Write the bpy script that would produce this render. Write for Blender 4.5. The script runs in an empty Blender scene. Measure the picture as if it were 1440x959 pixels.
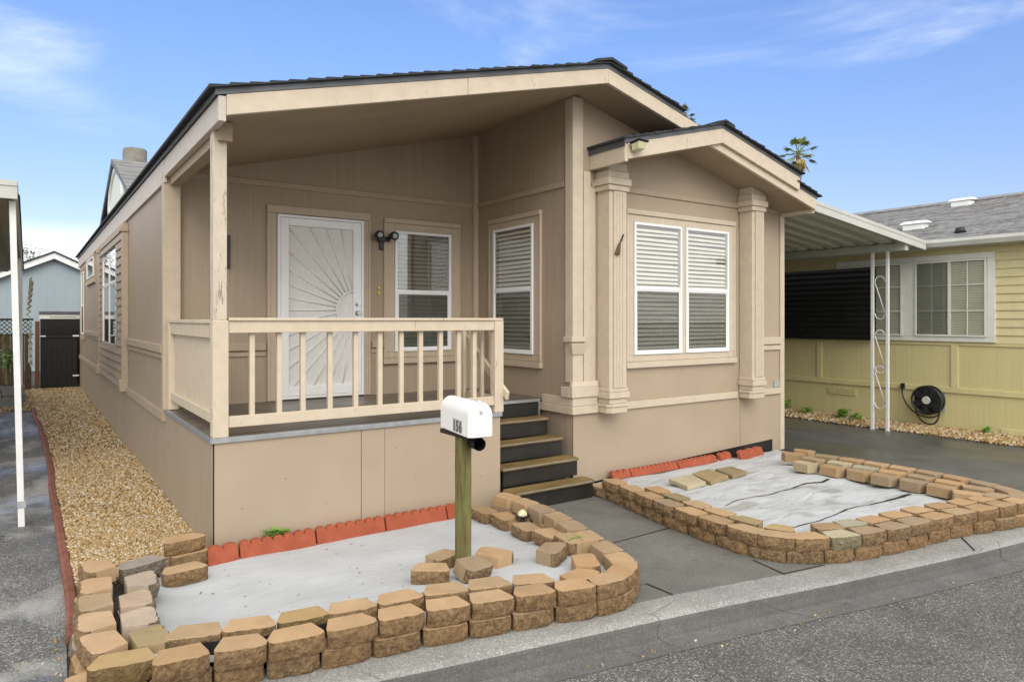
import bpy, bmesh, math, random
import numpy as np
from mathutils import Vector, Matrix, noise as mnoise

random.seed(7)
RNG = np.random.default_rng(7)
S = bpy.context.scene
COL = S.collection
R = math.radians

# ------------------------------------------------------------------ materials
class NT:
    def __init__(s, name):
        s.m = bpy.data.materials.new(name); s.m.use_nodes = True
        s.t = s.m.node_tree; s.n = s.t.nodes; s.l = s.t.links
        s.b = s.n['Principled BSDF']
        tc = s.n.new('ShaderNodeTexCoord'); s.co = tc.outputs['Object']
    def new(s, typ, **kw):
        n = s.n.new(typ)
        for k, v in kw.items():
            if k in n.inputs: s.put(n.inputs[k], v)
            else: setattr(n, k, v)
        return n
    def put(s, sock, v):
        if hasattr(v, 'is_output'): s.l.new(v, sock)
        else: sock.default_value = v
    def map(s, sc=(1, 1, 1), rot=(0, 0, 0)):
        n = s.n.new('ShaderNodeMapping'); s.l.new(s.co, n.inputs['Vector'])
        n.inputs['Scale'].default_value = sc; n.inputs['Rotation'].default_value = rot
        return n.outputs[0]
    def noise(s, scale, detail=4, rough=.55, vec=None, dist=0):
        n = s.n.new('ShaderNodeTexNoise'); s.l.new(vec or s.co, n.inputs['Vector'])
        n.inputs['Scale'].default_value = scale; n.inputs['Detail'].default_value = detail
        n.inputs['Roughness'].default_value = rough; n.inputs['Distortion'].default_value = dist
        return n.outputs['Fac']
    def voro(s, scale, out='Distance', vec=None, feature='F1'):
        n = s.n.new('ShaderNodeTexVoronoi'); n.feature = feature
        s.l.new(vec or s.co, n.inputs['Vector']); n.inputs['Scale'].default_value = scale
        return n.outputs[out]
    def ramp(s, fac, stops, interp='LINEAR'):
        n = s.n.new('ShaderNodeValToRGB'); n.color_ramp.interpolation = interp
        e = n.color_ramp.elements
        while len(e) < len(stops): e.new(.5)
        for i, (p, c) in enumerate(stops):
            e[i].position = p
            e[i].color = (c, c, c, 1) if isinstance(c, (int, float)) else (*c, 1)
        s.l.new(fac, n.inputs[0]); return n.outputs[0]
    def mix(s, fac, a, b, mode='MIX'):
        n = s.n.new('ShaderNodeMix'); n.data_type = 'RGBA'; n.blend_type = mode
        for k, v in ((0, fac), (6, a), (7, b)):
            if isinstance(v, tuple): v = (*v, 1) if len(v) == 3 else v
            s.put(n.inputs[k], v)
        return n.outputs[2]
    def math(s, op, a, b=0.0):
        n = s.n.new('ShaderNodeMath'); n.operation = op
        s.put(n.inputs[0], a); s.put(n.inputs[1], b); return n.outputs[0]
    def bump(s, h, strength=.3, dist=.01, nrm=None):
        n = s.n.new('ShaderNodeBump'); s.l.new(h, n.inputs['Height'])
        n.inputs['Strength'].default_value = strength; n.inputs['Distance'].default_value = dist
        if nrm: s.l.new(nrm, n.inputs['Normal'])
        return n.outputs[0]
    def set(s, col=None, rough=None, nrm=None, metal=None, spec=None):
        for k, v in (('Base Color', col), ('Roughness', rough), ('Normal', nrm), ('Metallic', metal), ('Specular IOR Level', spec)):
            if v is None: continue
            if isinstance(v, tuple) and len(v) == 3: v = (*v, 1)
            s.put(s.b.inputs[k], v)
        return s.m

def sc(c, f): return tuple(min(1, x * f) for x in c)

def simple(name, c, rough=.6, var=.12, nscale=6, bump=.15, bscale=60, metal=0, spec=.4, bdist=.004):
    t = NT(name)
    n = t.noise(nscale, 6, .6)
    col = t.mix(t.ramp(n, [(.3, 0.0), (.7, 1.0)]), sc(c, 1 - var), sc(c, 1 + var))
    nr = t.bump(t.noise(bscale, 5, .6), bump, bdist) if bump else None
    return t.set(col, rough, nr, metal, spec)

def siding_mat(name, c, groove=.05, depth=.5, streak=.10):
    """painted vertical-grain plywood siding"""
    t = NT(name)
    sep = t.new('ShaderNodeSeparateXYZ'); t.l.new(t.co, sep.inputs[0])
    u = t.math('ADD', sep.outputs[0], sep.outputs[1])
    tri = t.math('PINGPONG', u, groove)
    g = t.ramp(t.math('DIVIDE', tri, groove), [(0.0, 0.0), (.16, 1.0)])
    stre = t.noise(1.0, 5, .6, t.map((26, 26, .9)))
    grain = t.noise(1.0, 6, .7, t.map((160, 160, 5)))
    blot = t.noise(1.1, 5, .6)
    col = t.mix(t.ramp(stre, [(.3, 0.0), (.72, 1.0)]), sc(c, 1 - streak), sc(c, 1 + streak))
    col = t.mix(t.math('MULTIPLY', t.ramp(blot, [(.35, 0.0), (.75, 1.0)]), .5), col, sc((c[0], c[1] * .985, c[2] * .99), 1.14))
    col = t.mix(t.math('MULTIPLY', t.math('SUBTRACT', 1.0, g), .16 * depth), col, sc(c, .55))
    h = t.math('ADD', t.math('MULTIPLY', g, .6 * depth), t.math('MULTIPLY', grain, .5))
    return t.set(col, .55, t.bump(h, .35, .004), spec=.35)

def trim_mat(name, c, worn=.0, woodgrain=None):
    """painted board, grain along its length, optional flaking to grey wood"""
    t = NT(name)
    g = t.noise(1.0, 6, .65, t.map((9, 9, 9)))
    fine = t.noise(1.0, 6, .7, t.map((30, 30, 110)) if woodgrain == 'h' else t.map((90, 90, 12)))
    col = t.mix(t.ramp(g, [(.3, 0.0), (.7, 1.0)]), sc(c, .93), sc(c, 1.06))
    dirt = t.noise(2.3, 8, .75)
    col = t.mix(t.math('MULTIPLY', t.ramp(dirt, [(.58, 0.0), (.75, 1.0)]), .35), col, sc((c[0], c[1] * .95, c[2] * .88), .72))
    h = fine
    if worn:
        fl = t.noise(1.0, 9, .78, t.map((22, 22, 2.6)))
        mask = t.ramp(fl, [(.60 - worn * .1, 0.0), (.63 - worn * .1, 1.0)])
        wood = t.mix(t.noise(40, 4), (.16, .12, .085), (.34, .28, .21))
        col = t.mix(mask, col, wood)
        h = t.math('SUBTRACT', fine, mask)
    return t.set(col, .55, t.bump(h, .25, .003), spec=.35)

WALLC = (.345, .272, .196)
TRIMC = (.545, .46, .355)
M = {}
M['wall'] = siding_mat('wall_paint', WALLC, .055, .35)
M['skirt'] = siding_mat('skirt_side_paint', WALLC, .055, .9, .13)
M['panel'] = simple('smooth_panel_paint', sc(WALLC, 1.12), .55, .06, 1.3, .10, 110)
M['trim'] = trim_mat('trim_paint', TRIMC)
M['bandtrim'] = trim_mat('wall_band_paint', sc(WALLC, 1.16))
M['wtrim'] = trim_mat('window_trim_paint', (.475, .385, .285))
M['fascia'] = trim_mat('fascia_paint', (.59, .50, .385), -.3, 'h')
M['fascia_side'] = trim_mat('side_fascia_paint', (.56, .50, .43), .05, 'h')
M['post'] = trim_mat('weathered_post_paint', (.57, .49, .385), .25)
M['rail'] = trim_mat('railing_paint', (.575, .485, .37), -.15)
M['ceiling'] = simple('porch_ceiling_paint', (.34, .26, .175), .7, .08, 2, .2, 40)
M['soffit'] = simple('soffit_paint', (.36, .27, .185), .7, .08, 2, .2, 40)
M['lap'] = trim_mat('lap_siding_paint', sc(WALLC, 1.02))
M['drip'] = simple('drip_edge_metal', (.12, .125, .135), .45, .1, 5, .05, 40, .5)
M['galv'] = simple('galvanised_strip', (.45, .47, .49), .38, .15, 14, .1, 60, .75)
M['white'] = simple('white_vinyl', (.80, .80, .80), .35, .03, 5, .03, 50)
M['whitemetal'] = simple('white_painted_metal', (.74, .75, .74), .4, .06, 9, .06, 50)
M['black'] = simple('black_plastic', (.018, .019, .02), .35, .2, 8, .15, 40)
M['riser'] = simple('black_riser_paint', (.022, .020, .017), .38, .3, 5, .2, 35)
M['brass'] = simple('aged_brass', (.55, .36, .06), .3, .15, 30, .1, 60, .9)
M['chrome'] = simple('satin_nickel', (.5, .5, .49), .2, .1, 30, .05, 60, 1)
M['dark_room'] = simple('dark_interior', (.075, .074, .065), .8, .2, 3, 0)
M['slat'] = simple('cream_blind_slat', (.70, .685, .60), .5, .05, 6, .03, 40)
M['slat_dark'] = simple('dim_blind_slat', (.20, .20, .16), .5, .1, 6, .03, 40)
M['terracotta'] = None
M['corner_dark'] = simple('dark_gap_paint', (.09, .07, .05), .7, .2, 8, 0)
M['ypaint'] = siding_mat('yellow_siding_paint', (.58, .515, .26), .10, .6, .06)
M['ylap'] = trim_mat('yellow_lap_paint', (.61, .535, .30))
M['ytrim'] = trim_mat('yellow_band_paint', (.61, .545, .28))
M['ywhite'] = simple('cream_white_trim', (.68, .69, .62), .5, .05, 6, .08, 50)
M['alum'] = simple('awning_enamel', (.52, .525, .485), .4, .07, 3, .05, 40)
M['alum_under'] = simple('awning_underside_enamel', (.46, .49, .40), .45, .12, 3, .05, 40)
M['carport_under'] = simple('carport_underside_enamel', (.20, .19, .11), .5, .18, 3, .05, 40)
M['bluehouse'] = siding_mat('blue_grey_siding_paint', (.30, .36, .39), .15, .5, .05)
M['darkwood'] = trim_mat('dark_fence_stain', (.014, .012, .011))
M['redwood'] = trim_mat('reddish_post_stain', (.13, .06, .035))
M['lattice'] = simple('weathered_lattice_wood', (.24, .22, .20), .7, .2, 12, .2, 60)
M['screen_cloth'] = simple('black_shade_fabric', (.012, .013, .013), .45, .3, 2, .2, 120)
M['corr'] = simple('faded_corrugated_sheet', (.66, .61, .44), .5, .18, 6, .1, 40)
M['hose'] = simple('dark_rubber_hose', (.02, .022, .022), .4, .2, 20, .1, 60)
M['soil'] = simple('damp_soil', (.06, .048, .035), .9, .35, 12, .6, 60)
M['grey_plastic'] = simple('grey_plate', (.36, .38, .38), .5, .2, 30, .05, 40)
M['lampglass'] = simple('cloudy_lamp_lens', (.62, .60, .38), .25, .2, 40, .05, 60)
M['stem'] = simple('plant_stem', (.16, .15, .06), .7, .2, 30, .2, 60)
M['leaf'] = simple('weed_leaf', (.15, .32, .04), .5, .35, 40, .1, 80)
M['leaf_dark'] = simple('tree_leaf', (.045, .075, .025), .55, .4, 3, .1, 80)
M['palm_leaf'] = simple('palm_frond_green', (.20, .25, .06), .5, .35, 2, .1, 60)
M['palm_dry'] = simple('palm_frond_dry', (.36, .30, .10), .6, .35, 2, .1, 60)
M['bark'] = simple('palm_bark', (.15, .10, .06), .85, .3, 6, .5, 30)

def _terracotta():
    t = NT('terracotta_clay')
    n = t.noise(7, 8, .7); f = t.noise(120, 4, .7); blot = t.noise(3.1, 5, .6)
    col = t.mix(t.ramp(n, [(.3, 0.0), (.7, 1.0)]), (.27, .062, .03), (.38, .098, .05))
    col = t.mix(t.math('MULTIPLY', t.ramp(blot, [(.55, 0.0), (.75, 1.0)]), .5), col, (.20, .045, .03))
    return t.set(col, .75, t.bump(f, .45, .003), spec=.25)
M['terracotta'] = _terracotta()

def _edging():
    t = NT('brick_red_edging')
    n = t.noise(9, 8, .75); f = t.noise(90, 5, .7)
    col = t.mix(t.ramp(n, [(.35, 0.0), (.7, 1.0)]), (.13, .055, .038), (.30, .115, .075))
    return t.set(col, .8, t.bump(f, .6, .006), spec=.25)
M['edging'] = _edging()

def block_mats(name, a, b, rougha, roughb):
    """smooth cast top and split face of a concrete wall block"""
    out = []
    for kind, c0, c1 in (('cast', a, b), ('split', rougha, roughb)):
        t = NT(name + '_' + kind)
        oi = t.new('ShaderNodeObjectInfo')
        add = t.new('ShaderNodeVectorMath', operation='ADD')
        t.l.new(t.co, add.inputs[0]); t.l.new(oi.outputs['Location'], add.inputs[1])
        v = add.outputs[0]
        n = t.noise(5 if kind == 'cast' else 16, 8, .72, v)
        f = t.noise(170, 5, .75, v); pit = t.voro(150, vec=v)
        col = t.mix(t.ramp(n, [(.3, 0.0), (.72, 1.0)]), c0, c1)
        tint = t.ramp(oi.outputs['Random'], [(0.0, (.74, .78, .86)), (.3, (1.0, .98, .97)), (.55, (1.14, 1.08, 1.04)), (.8, (1.06, .94, .84)), (1.0, (.82, .80, .76))])
        col = t.mix(1.0, col, tint, 'MULTIPLY')
        if kind == 'split':
            big = t.noise(34, 6, .75, v)
            col = t.mix(t.math('MULTIPLY', t.ramp(big, [(.42, 0.0), (.62, 1.0)]), .75), col, sc(c1, 1.45))
            wh = t.noise(11, 7, .8, v)
            col = t.mix(t.math('MULTIPLY', t.ramp(wh, [(.64, 0.0), (.74, 1.0)]), .55), col, (.40, .37, .33))
            h = t.math('ADD', t.math('MULTIPLY', big, 1.6), f)
            nr = t.bump(h, 1.0, .02)
        else:
            spk = t.ramp(t.voro(210, vec=v, out='Color'), [(.78, 0.0), (.86, 1.0)])
            col = t.mix(t.math('MULTIPLY', spk, .22), col, sc(c0, .55))
            st = t.noise(2.7, 7, .7, v)
            col = t.mix(t.math('MULTIPLY', t.ramp(st, [(.5, 0.0), (.75, 1.0)]), .35), col, (.30, .25, .17))
            nr = t.bump(t.math('ADD', f, pit), .35, .003)
        out.append(t.set(col, .85, nr, spec=.2))
    return out
BM = {
    'tan': block_mats('tan_block', (.335, .23, .13), (.45, .325, .195), (.15, .095, .05), (.35, .232, .122)),
    'pink': block_mats('pinkish_block', (.37, .27, .17), (.47, .355, .235), (.20, .135, .08), (.36, .25, .145)),
    'grey': block_mats('grey_block', (.31, .255, .20), (.43, .36, .285), (.16, .13, .10), (.28, .23, .17)),
    'sage': block_mats('greyish_block', (.34, .31, .21), (.44, .40, .28), (.18, .16, .10), (.28, .25, .16)),
    'olive': block_mats('olive_block', (.30, .225, .115), (.40, .30, .155), (.12, .085, .04), (.25, .18, .08)),
}

def asphalt(name, base, spec_amt, wet=(0.5, .62), wetrough=.12, scale=1.0, bump=.9, dryrough=.75, sky_sheen=0):
    t = NT(name)
    big = t.noise(.5, 6, .6); mid = t.noise(2.6, 7, .65)
    c1 = t.voro(130 * scale, 'Color'); sepc = t.new('ShaderNodeSeparateColor'); t.l.new(c1, sepc.inputs[0])
    dist = t.voro(130 * scale, 'Distance')
    col = t.mix(t.ramp(mid, [(.3, 0.0), (.7, 1.0)]), sc(base, .78), sc(base, 1.22))
    stone = t.ramp(sepc.outputs[0], [(0.0, .42), (.55, .9), (.8, 1.5), (.93, 2.6), (1.0, 4.0)])
    col2 = t.mix(1.0, col, stone, 'MULTIPLY')
    col = t.mix(spec_amt, col, col2)
    fine = t.noise(260, 3, .7)
    h = t.math('ADD', t.math('MULTIPLY', t.math('SUBTRACT', 1.0, dist), 1.0), t.math('MULTIPLY', fine, .6))
    wn = t.noise(.75, 5, .55, t.map((1, .6, 1)))
    w = t.ramp(wn, [(wet[0], 0.0), (wet[1], 1.0)])
    rgh = t.mix(w, (dryrough,) * 3, (wetrough,) * 3)
    col = t.mix(t.math('MULTIPLY', w, .45), col, sc(base, .5))
    patch = t.ramp(big, [(.38, 0.0), (.66, 1.0)]); col = t.mix(t.math('MULTIPLY', patch, .5), col, t.mix(1.0, col, (.52, .53, .54), 'MULTIPLY'))
    wob = t.new('ShaderNodeVectorMath', operation='ADD'); t.l.new(t.co, wob.inputs[0])
    nz = t.new('ShaderNodeTexNoise'); t.l.new(t.co, nz.inputs['Vector']); nz.inputs['Scale'].default_value = 3.5; nz.inputs['Detail'].default_value = 6
    t.l.new(nz.outputs['Color'], wob.inputs[1])
    ck = t.ramp(t.voro(.62, 'Distance', wob.outputs[0], 'DISTANCE_TO_EDGE'), [(.0, 1.0), (.006, 0.0)])
    ck = t.math('MULTIPLY', ck, t.ramp(t.noise(1.3, 3), [(.45, 0.0), (.55, 1.0)])); col = t.mix(t.math('MULTIPLY', ck, .75), col, (.018, .018, .016))
    leafs = t.ramp(t.voro(3.1, 'Distance'), [(.022, 1.0), (.03, 0.0)]); col = t.mix(t.math('MULTIPLY', leafs, .7), col, (.035, .03, .02))
    if sky_sheen:
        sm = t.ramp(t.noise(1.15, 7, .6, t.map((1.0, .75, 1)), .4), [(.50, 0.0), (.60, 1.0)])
        col = t.mix(t.math('MULTIPLY', sm, sky_sheen), col, t.mix(t.noise(30, 5), (.30, .30, .285), (.48, .475, .45)))  # pale patches painted in for white sky reflected by the wet asphalt
    b = t.new('ShaderNodeBump'); t.l.new(h, b.inputs['Height']); b.inputs['Distance'].default_value = .006
    t.l.new(t.math('MULTIPLY', t.math('SUBTRACT', 1.15, w), bump), b.inputs['Strength'])
    return t.set(col, rgh, b.outputs[0], spec=.5)
M['street'] = asphalt('street_asphalt', (.145, .138, .125), .7, (.60, .74), .30)
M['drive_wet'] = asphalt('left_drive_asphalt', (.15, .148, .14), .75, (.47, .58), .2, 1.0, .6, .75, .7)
M['drive'] = asphalt('right_drive_asphalt', (.10, .104, .10), .35, (.40, .60), .28, 1.6, .3, .5)

def concrete(name, c, speck=.5, wet=None):
    t = NT(name)
    n = t.noise(1.7, 8, .65); f = t.noise(60, 6, .75); st = t.noise(6, 8, .7)
    col = t.mix(t.ramp(n, [(.3, 0.0), (.7, 1.0)]), sc(c, .84), sc(c, 1.13))
    col = t.mix(t.math('MULTIPLY', t.ramp(st, [(.55, 0.0), (.7, 1.0)]), .35), col, sc(c, .62))
    vc = t.voro(150, 'Color'); s2 = t.new('ShaderNodeSeparateColor'); t.l.new(vc, s2.inputs[0])
    m = t.ramp(s2.outputs[0], [(0.0, .6), (.25, .95), (.8, 1.05), (1.0, 1.8)])
    col = t.mix(speck, col, t.mix(1.0, col, m, 'MULTIPLY'))
    ck = t.ramp(t.voro(.9, 'Distance', None, 'DISTANCE_TO_EDGE'), [(.0, 1.0), (.004, 0.0)])
    ck = t.math('MULTIPLY', ck, t.ramp(t.noise(1.1, 4), [(.5, 0.0), (.58, 1.0)])); col = t.mix(t.math('MULTIPLY', ck, .7), col, sc(c, .2))
    bigst = t.noise(2.4, 8, .72); col = t.mix(t.math('MULTIPLY', t.ramp(bigst, [(.5, 0.0), (.66, 1.0)]), .4), col, sc(c, .5))
    pits = t.ramp(t.voro(23, 'Distance'), [(.05, 1.0), (.11, 0.0)])
    col = t.mix(t.math('MULTIPLY', pits, .5 * speck), col, sc(c, .35))
    return t.set(col, .7, t.bump(f, .4, .004), spec=.35)
M['walk'] = concrete('walkway_concrete', (.155, .152, .135), .5)
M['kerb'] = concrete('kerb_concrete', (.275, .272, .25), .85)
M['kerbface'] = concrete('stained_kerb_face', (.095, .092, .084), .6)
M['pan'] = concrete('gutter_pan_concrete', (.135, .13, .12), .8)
M['cgrey'] = concrete('grey_cinder_block', (.2, .2, .19), .5)

def _fabric(name, wetlo, wethi):
    t = NT(name)
    n = t.noise(2.2, 6, .6); f = t.noise(420, 3, .6); spk = t.noise(34, 8, .8)
    col = t.mix(t.ramp(n, [(.3, 0.0), (.7, 1.0)]), (.41, .422, .43), (.49, .502, .51))
    col = t.mix(t.math('MULTIPLY', t.ramp(spk, [(.6, 0.0), (.72, 1.0)]), .22), col, (.32, .32, .31))
    w = t.ramp(t.noise(1.9, 3, .45, t.map((.75, 1.6, 1))), [(wetlo, 0.0), (wethi, 1.0)])
    col = t.mix(t.math('MULTIPLY', w, .75), col, (.31, .305, .285))
    rg = t.mix(w, (.85,) * 3, (.45,) * 3)
    nr = t.bump(f, .25, .002)
    fold = t.math('ABSOLUTE', t.math('SUBTRACT', t.noise(1.0, 3, .5, t.map((1.5, 2.9, 1), (0, 0, .5)), .6), .5))
    nr = t.bump(t.ramp(fold, [(.0, 0.0), (.10, 1.0)]), .32 if wetlo < .7 else .10, .03, nr)
    return t.set(col, rg, nr, spec=.3)
M['fabric'] = _fabric('white_weed_fabric', .74, .80)
M['fabric_wet'] = _fabric('rumpled_weed_fabric', .59, .66)

def _stone_mat(name, stops):
    t = NT(name)
    a = t.new('ShaderNodeAttribute', attribute_name='tone')
    col = t.ramp(a.outputs['Fac'], stops)
    col = t.mix(t.math('MULTIPLY', t.noise(90, 4, .7), .35), col, (.12, .085, .05))
    return t.set(col, .55, t.bump(t.noise(220, 3), .25, .002), spec=.35)
STOPS = [(0.0, (.10, .065, .035)), (.2, (.30, .17, .055)), (.45, (.45, .30, .125)), (.7, (.56, .42, .235)), (.84, (.66, .58, .44)), (1.0, (.58, .56, .52))]
M['gravel'] = _stone_mat('pea_gravel', STOPS)
def _gravel_base():
    t = NT('gravel_bed_base')
    v = t.voro(55, 'Color'); s2 = t.new('ShaderNodeSeparateColor'); t.l.new(v, s2.inputs[0])
    col = t.mix(.6, t.ramp(s2.outputs[0], STOPS), (.05, .035, .02))
    d = t.voro(55, 'Distance')
    col = t.mix(t.ramp(d, [(.45, 0.0), (.75, .8)]), col, (.05, .035, .02))
    return t.set(col, .7, t.bump(t.math('SUBTRACT', 1.0, d), .8, .012))
M['gravel_base'] = _gravel_base()

def shingle_mat(name, c):
    t = NT(name)
    n = t.noise(1.6, 5); v = t.voro(5.5, 'Color', t.map((1, 2.2, 2.2)))
    s2 = t.new('ShaderNodeSeparateColor'); t.l.new(v, s2.inputs[0])
    col = t.mix(s2.outputs[0], sc(c, .78), sc(c, 1.2))
    col = t.mix(t.math('MULTIPLY', t.noise(150, 4, .8), .5), col, sc(c, .6))
    return t.set(col, .85, t.bump(t.noise(200, 4, .8), .5, .004), spec=.25)
M['shingle'] = shingle_mat('charcoal_shingles', (.05, .054, .06))
M['shingle_grey'] = shingle_mat('grey_shingles', (.27, .265, .26))

def _wood(name, a, b, rough=.5, axis='x', seams=None):
    t = NT(name)
    m = t.map((3, 45, 45) if axis == 'x' else (45, 3, 45))
    g = t.noise(1.0, 7, .7, m, .4); big = t.noise(3.1, 6, .65)
    col = t.mix(t.ramp(g, [(.3, 0.0), (.7, 1.0)]), a, b)
    col = t.mix(t.math('MULTIPLY', t.ramp(big, [(.4, 0.0), (.7, 1.0)]), .55), col, sc(a, .65))
    rg = t.ramp(t.noise(1.3, 4), [(.45, rough), (.75, .22)])
    return t.set(col, rg, t.bump(g, .35, .003), spec=.4)
M['tread'] = _wood('worn_tread_wood', (.13, .085, .032), (.34, .23, .085), .6)
M['deck'] = _wood('wet_deck_boards', (.095, .08, .062), (.20, .17, .135), .45)

def _mailpost():
    t = NT('mossy_post_wood')
    g = t.noise(1.0, 8, .7, t.map((60, 60, 4)))
    col = t.mix(t.ramp(g, [(.3, 0.0), (.7, 1.0)]), (.075, .055, .02), (.19, .155, .065))
    moss = t.noise(1.0, 7, .65, t.map((14, 14, 2.6)))
    col = t.mix(t.math('MULTIPLY', t.ramp(moss, [(.42, 0.0), (.62, 1.0)]), .8), col, (.18, .21, .07))
    dk = t.noise(1.0, 6, .7, t.map((22, 22, 2)))
    col = t.mix(t.math('MULTIPLY', t.ramp(dk, [(.52, 0.0), (.66, 1.0)]), .8), col, (.03, .024, .014))
    return t.set(col, .75, t.bump(g, .6, .005), spec=.25)
M['mailpost'] = _mailpost()

def _doormesh():
    t = NT('perforated_door_screen')
    d = t.voro(230, 'Distance')
    n = t.noise(1.0, 5, .6, t.map((90, 90, 9)))
    col = t.mix(t.ramp(n, [(.3, 0.0), (.7, 1.0)]), (.66, .65, .61), (.76, .75, .72))
    col = t.mix(t.ramp(d, [(.2, .5), (.35, 0.0)]), col, (.42, .41, .39))
    return t.set(col, .5, None, spec=.3)
M['doormesh'] = _doormesh()

def _glass(name, tint, base=.0):
    m = bpy.data.materials.new(name); m.use_nodes = True
    n = m.node_tree.nodes; l = m.node_tree.links; n.clear()
    o = n.new('ShaderNodeOutputMaterial'); mx = n.new('ShaderNodeMixShader')
    tr = n.new('ShaderNodeBsdfTransparent'); tr.inputs[0].default_value = (*tint, 1)
    gl = n.new('ShaderNodeBsdfGlossy'); gl.inputs['Roughness'].default_value = .015
    gl.inputs[0].default_value = (1, 1, 1, 1)
    fr = n.new('ShaderNodeLayerWeight'); fr.inputs[0].default_value = .5
    pw = n.new('ShaderNodeMath'); pw.operation = 'POWER'; pw.inputs[1].default_value = 4.0; l.new(fr.outputs['Facing'], pw.inputs[0])
    ad = n.new('ShaderNodeMath'); ad.operation = 'MULTIPLY_ADD'; ad.inputs[1].default_value = .7; ad.inputs[2].default_value = base
    l.new(pw.outputs[0], ad.inputs[0]); l.new(ad.outputs[0], mx.inputs[0])
    l.new(tr.outputs[0], mx.inputs[1]); l.new(gl.outputs[0], mx.inputs[2]); l.new(mx.outputs[0], o.inputs[0])
    return m
M['glass'] = _glass('window_glass', (.97, .97, .96), .10)

def _screen(name, op):
    m = bpy.data.materials.new(name); m.use_nodes = True
    n = m.node_tree.nodes; l = m.node_tree.links; n.clear()
    o = n.new('ShaderNodeOutputMaterial'); mx = n.new('ShaderNodeMixShader'); mx.inputs[0].default_value = op
    tr = n.new('ShaderNodeBsdfTransparent'); df = n.new('ShaderNodeBsdfDiffuse')
    tc = n.new('ShaderNodeTexCoord'); ns = n.new('ShaderNodeTexNoise'); ns.inputs['Scale'].default_value = 3
    rp = n.new('ShaderNodeValToRGB'); rp.color_ramp.elements[0].color = (.10, .11, .09, 1); rp.color_ramp.elements[1].color = (.16, .165, .14, 1)
    l.new(tc.outputs['Object'], ns.inputs[0]); l.new(ns.outputs[0], rp.inputs[0]); l.new(rp.outputs[0], df.inputs[0])
    l.new(tr.outputs[0], mx.inputs[1]); l.new(df.outputs[0], mx.inputs[2]); l.new(mx.outputs[0], o.inputs[0])
    return m
M['insect'] = _screen('insect_screen', .28)

# ------------------------------------------------------------------ mesh builder
class MB:
    def __init__(s): s.v = []; s.f = []; s.mi = []; s.sm = []
    def add(s, vs, fs, mi=0, smooth=False):
        o = len(s.v); s.v += [tuple(v) for v in vs]
        for f in fs: s.f.append([i + o for i in f]); s.mi.append(mi); s.sm.append(smooth)
        return s
    def hexa(s, p, mi=0):
        return s.add(p, [(0, 3, 2, 1), (4, 5, 6, 7), (0, 1, 5, 4), (1, 2, 6, 5), (2, 3, 7, 6), (3, 0, 4, 7)], mi)
    def box(s, x0, x1, y0, y1, z0, z1, mi=0):
        x0, x1 = sorted((x0, x1)); y0, y1 = sorted((y0, y1)); z0, z1 = sorted((z0, z1))
        return s.hexa([(x0, y0, z0), (x1, y0, z0), (x1, y1, z0), (x0, y1, z0), (x0, y0, z1), (x1, y0, z1), (x1, y1, z1), (x0, y1, z1)], mi)
    def prism(s, a, b, mi=0, smooth=False):
        n = len(a)
        fs = [tuple(range(n - 1, -1, -1)), tuple(range(n, 2 * n))] + [(i, (i + 1) % n, n + (i + 1) % n, n + i) for i in range(n)]
        return s.add(list(a) + list(b), fs, mi, smooth)
    def polyY(s, pts, y0, y1, mi=0):   # polygon in XZ extruded along Y
        return s.prism([(x, y0, z) for x, z in pts], [(x, y1, z) for x, z in pts], mi)
    def polyX(s, pts, x0, x1, mi=0):   # polygon in YZ extruded along X
        return s.prism([(x0, y, z) for y, z in pts], [(x1, y, z) for y, z in pts], mi)
    def polyZ(s, pts, z0, z1, mi=0):
        return s.prism([(x, y, z0) for x, y in pts], [(x, y, z1) for x, y in pts], mi)
    def tube(s, pts, r, n=8, mi=0, cap=True, smooth=True):
        pts = [Vector(p) for p in pts]; rs = r if isinstance(r, (list, tuple)) else [r] * len(pts)
        vs = []; up = None
        for i, p in enumerate(pts):
            d = (pts[min(i + 1, len(pts) - 1)] - pts[max(i - 1, 0)]).normalized()
            if up is None: up = Vector((0, 0, 1)) if abs(d.z) < .9 else Vector((1, 0, 0))
            u = d.cross(up).normalized(); w = u.cross(d).normalized(); up = w
            for k in range(n):
                a = 2 * math.pi * k / n
                vs.append(p + (u * math.cos(a) + w * math.sin(a)) * rs[i])
        fs = []
        for i in range(len(pts) - 1):
            for k in range(n):
                fs.append((i * n + k, i * n + (k + 1) % n, (i + 1) * n + (k + 1) % n, (i + 1) * n + k))
        s.add(vs, fs, mi, smooth)
        if cap:
            o = len(s.v) - len(vs)
            s.f.append([o + k for k in range(n - 1, -1, -1)]); s.mi.append(mi); s.sm.append(False)
            s.f.append([o + (len(pts) - 1) * n + k for k in range(n)]); s.mi.append(mi); s.sm.append(False)
        return s
    def build(s, name, mat, parent=None, bevel=0, seg=1, ang=35):
        me = bpy.data.meshes.new(name); me.from_pydata(s.v, [], s.f)
        for m in (mat if isinstance(mat, (list, tuple)) else [mat]): me.materials.append(M[m] if isinstance(m, str) else m)
        me.polygons.foreach_set('material_index', s.mi); me.polygons.foreach_set('use_smooth', s.sm)
        bm = bmesh.new(); bm.from_mesh(me); bmesh.ops.recalc_face_normals(bm, faces=bm.faces); bm.to_mesh(me); bm.free()
        me.update()
        return link(bpy.data.objects.new(name, me), parent, bevel, seg, ang)

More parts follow.
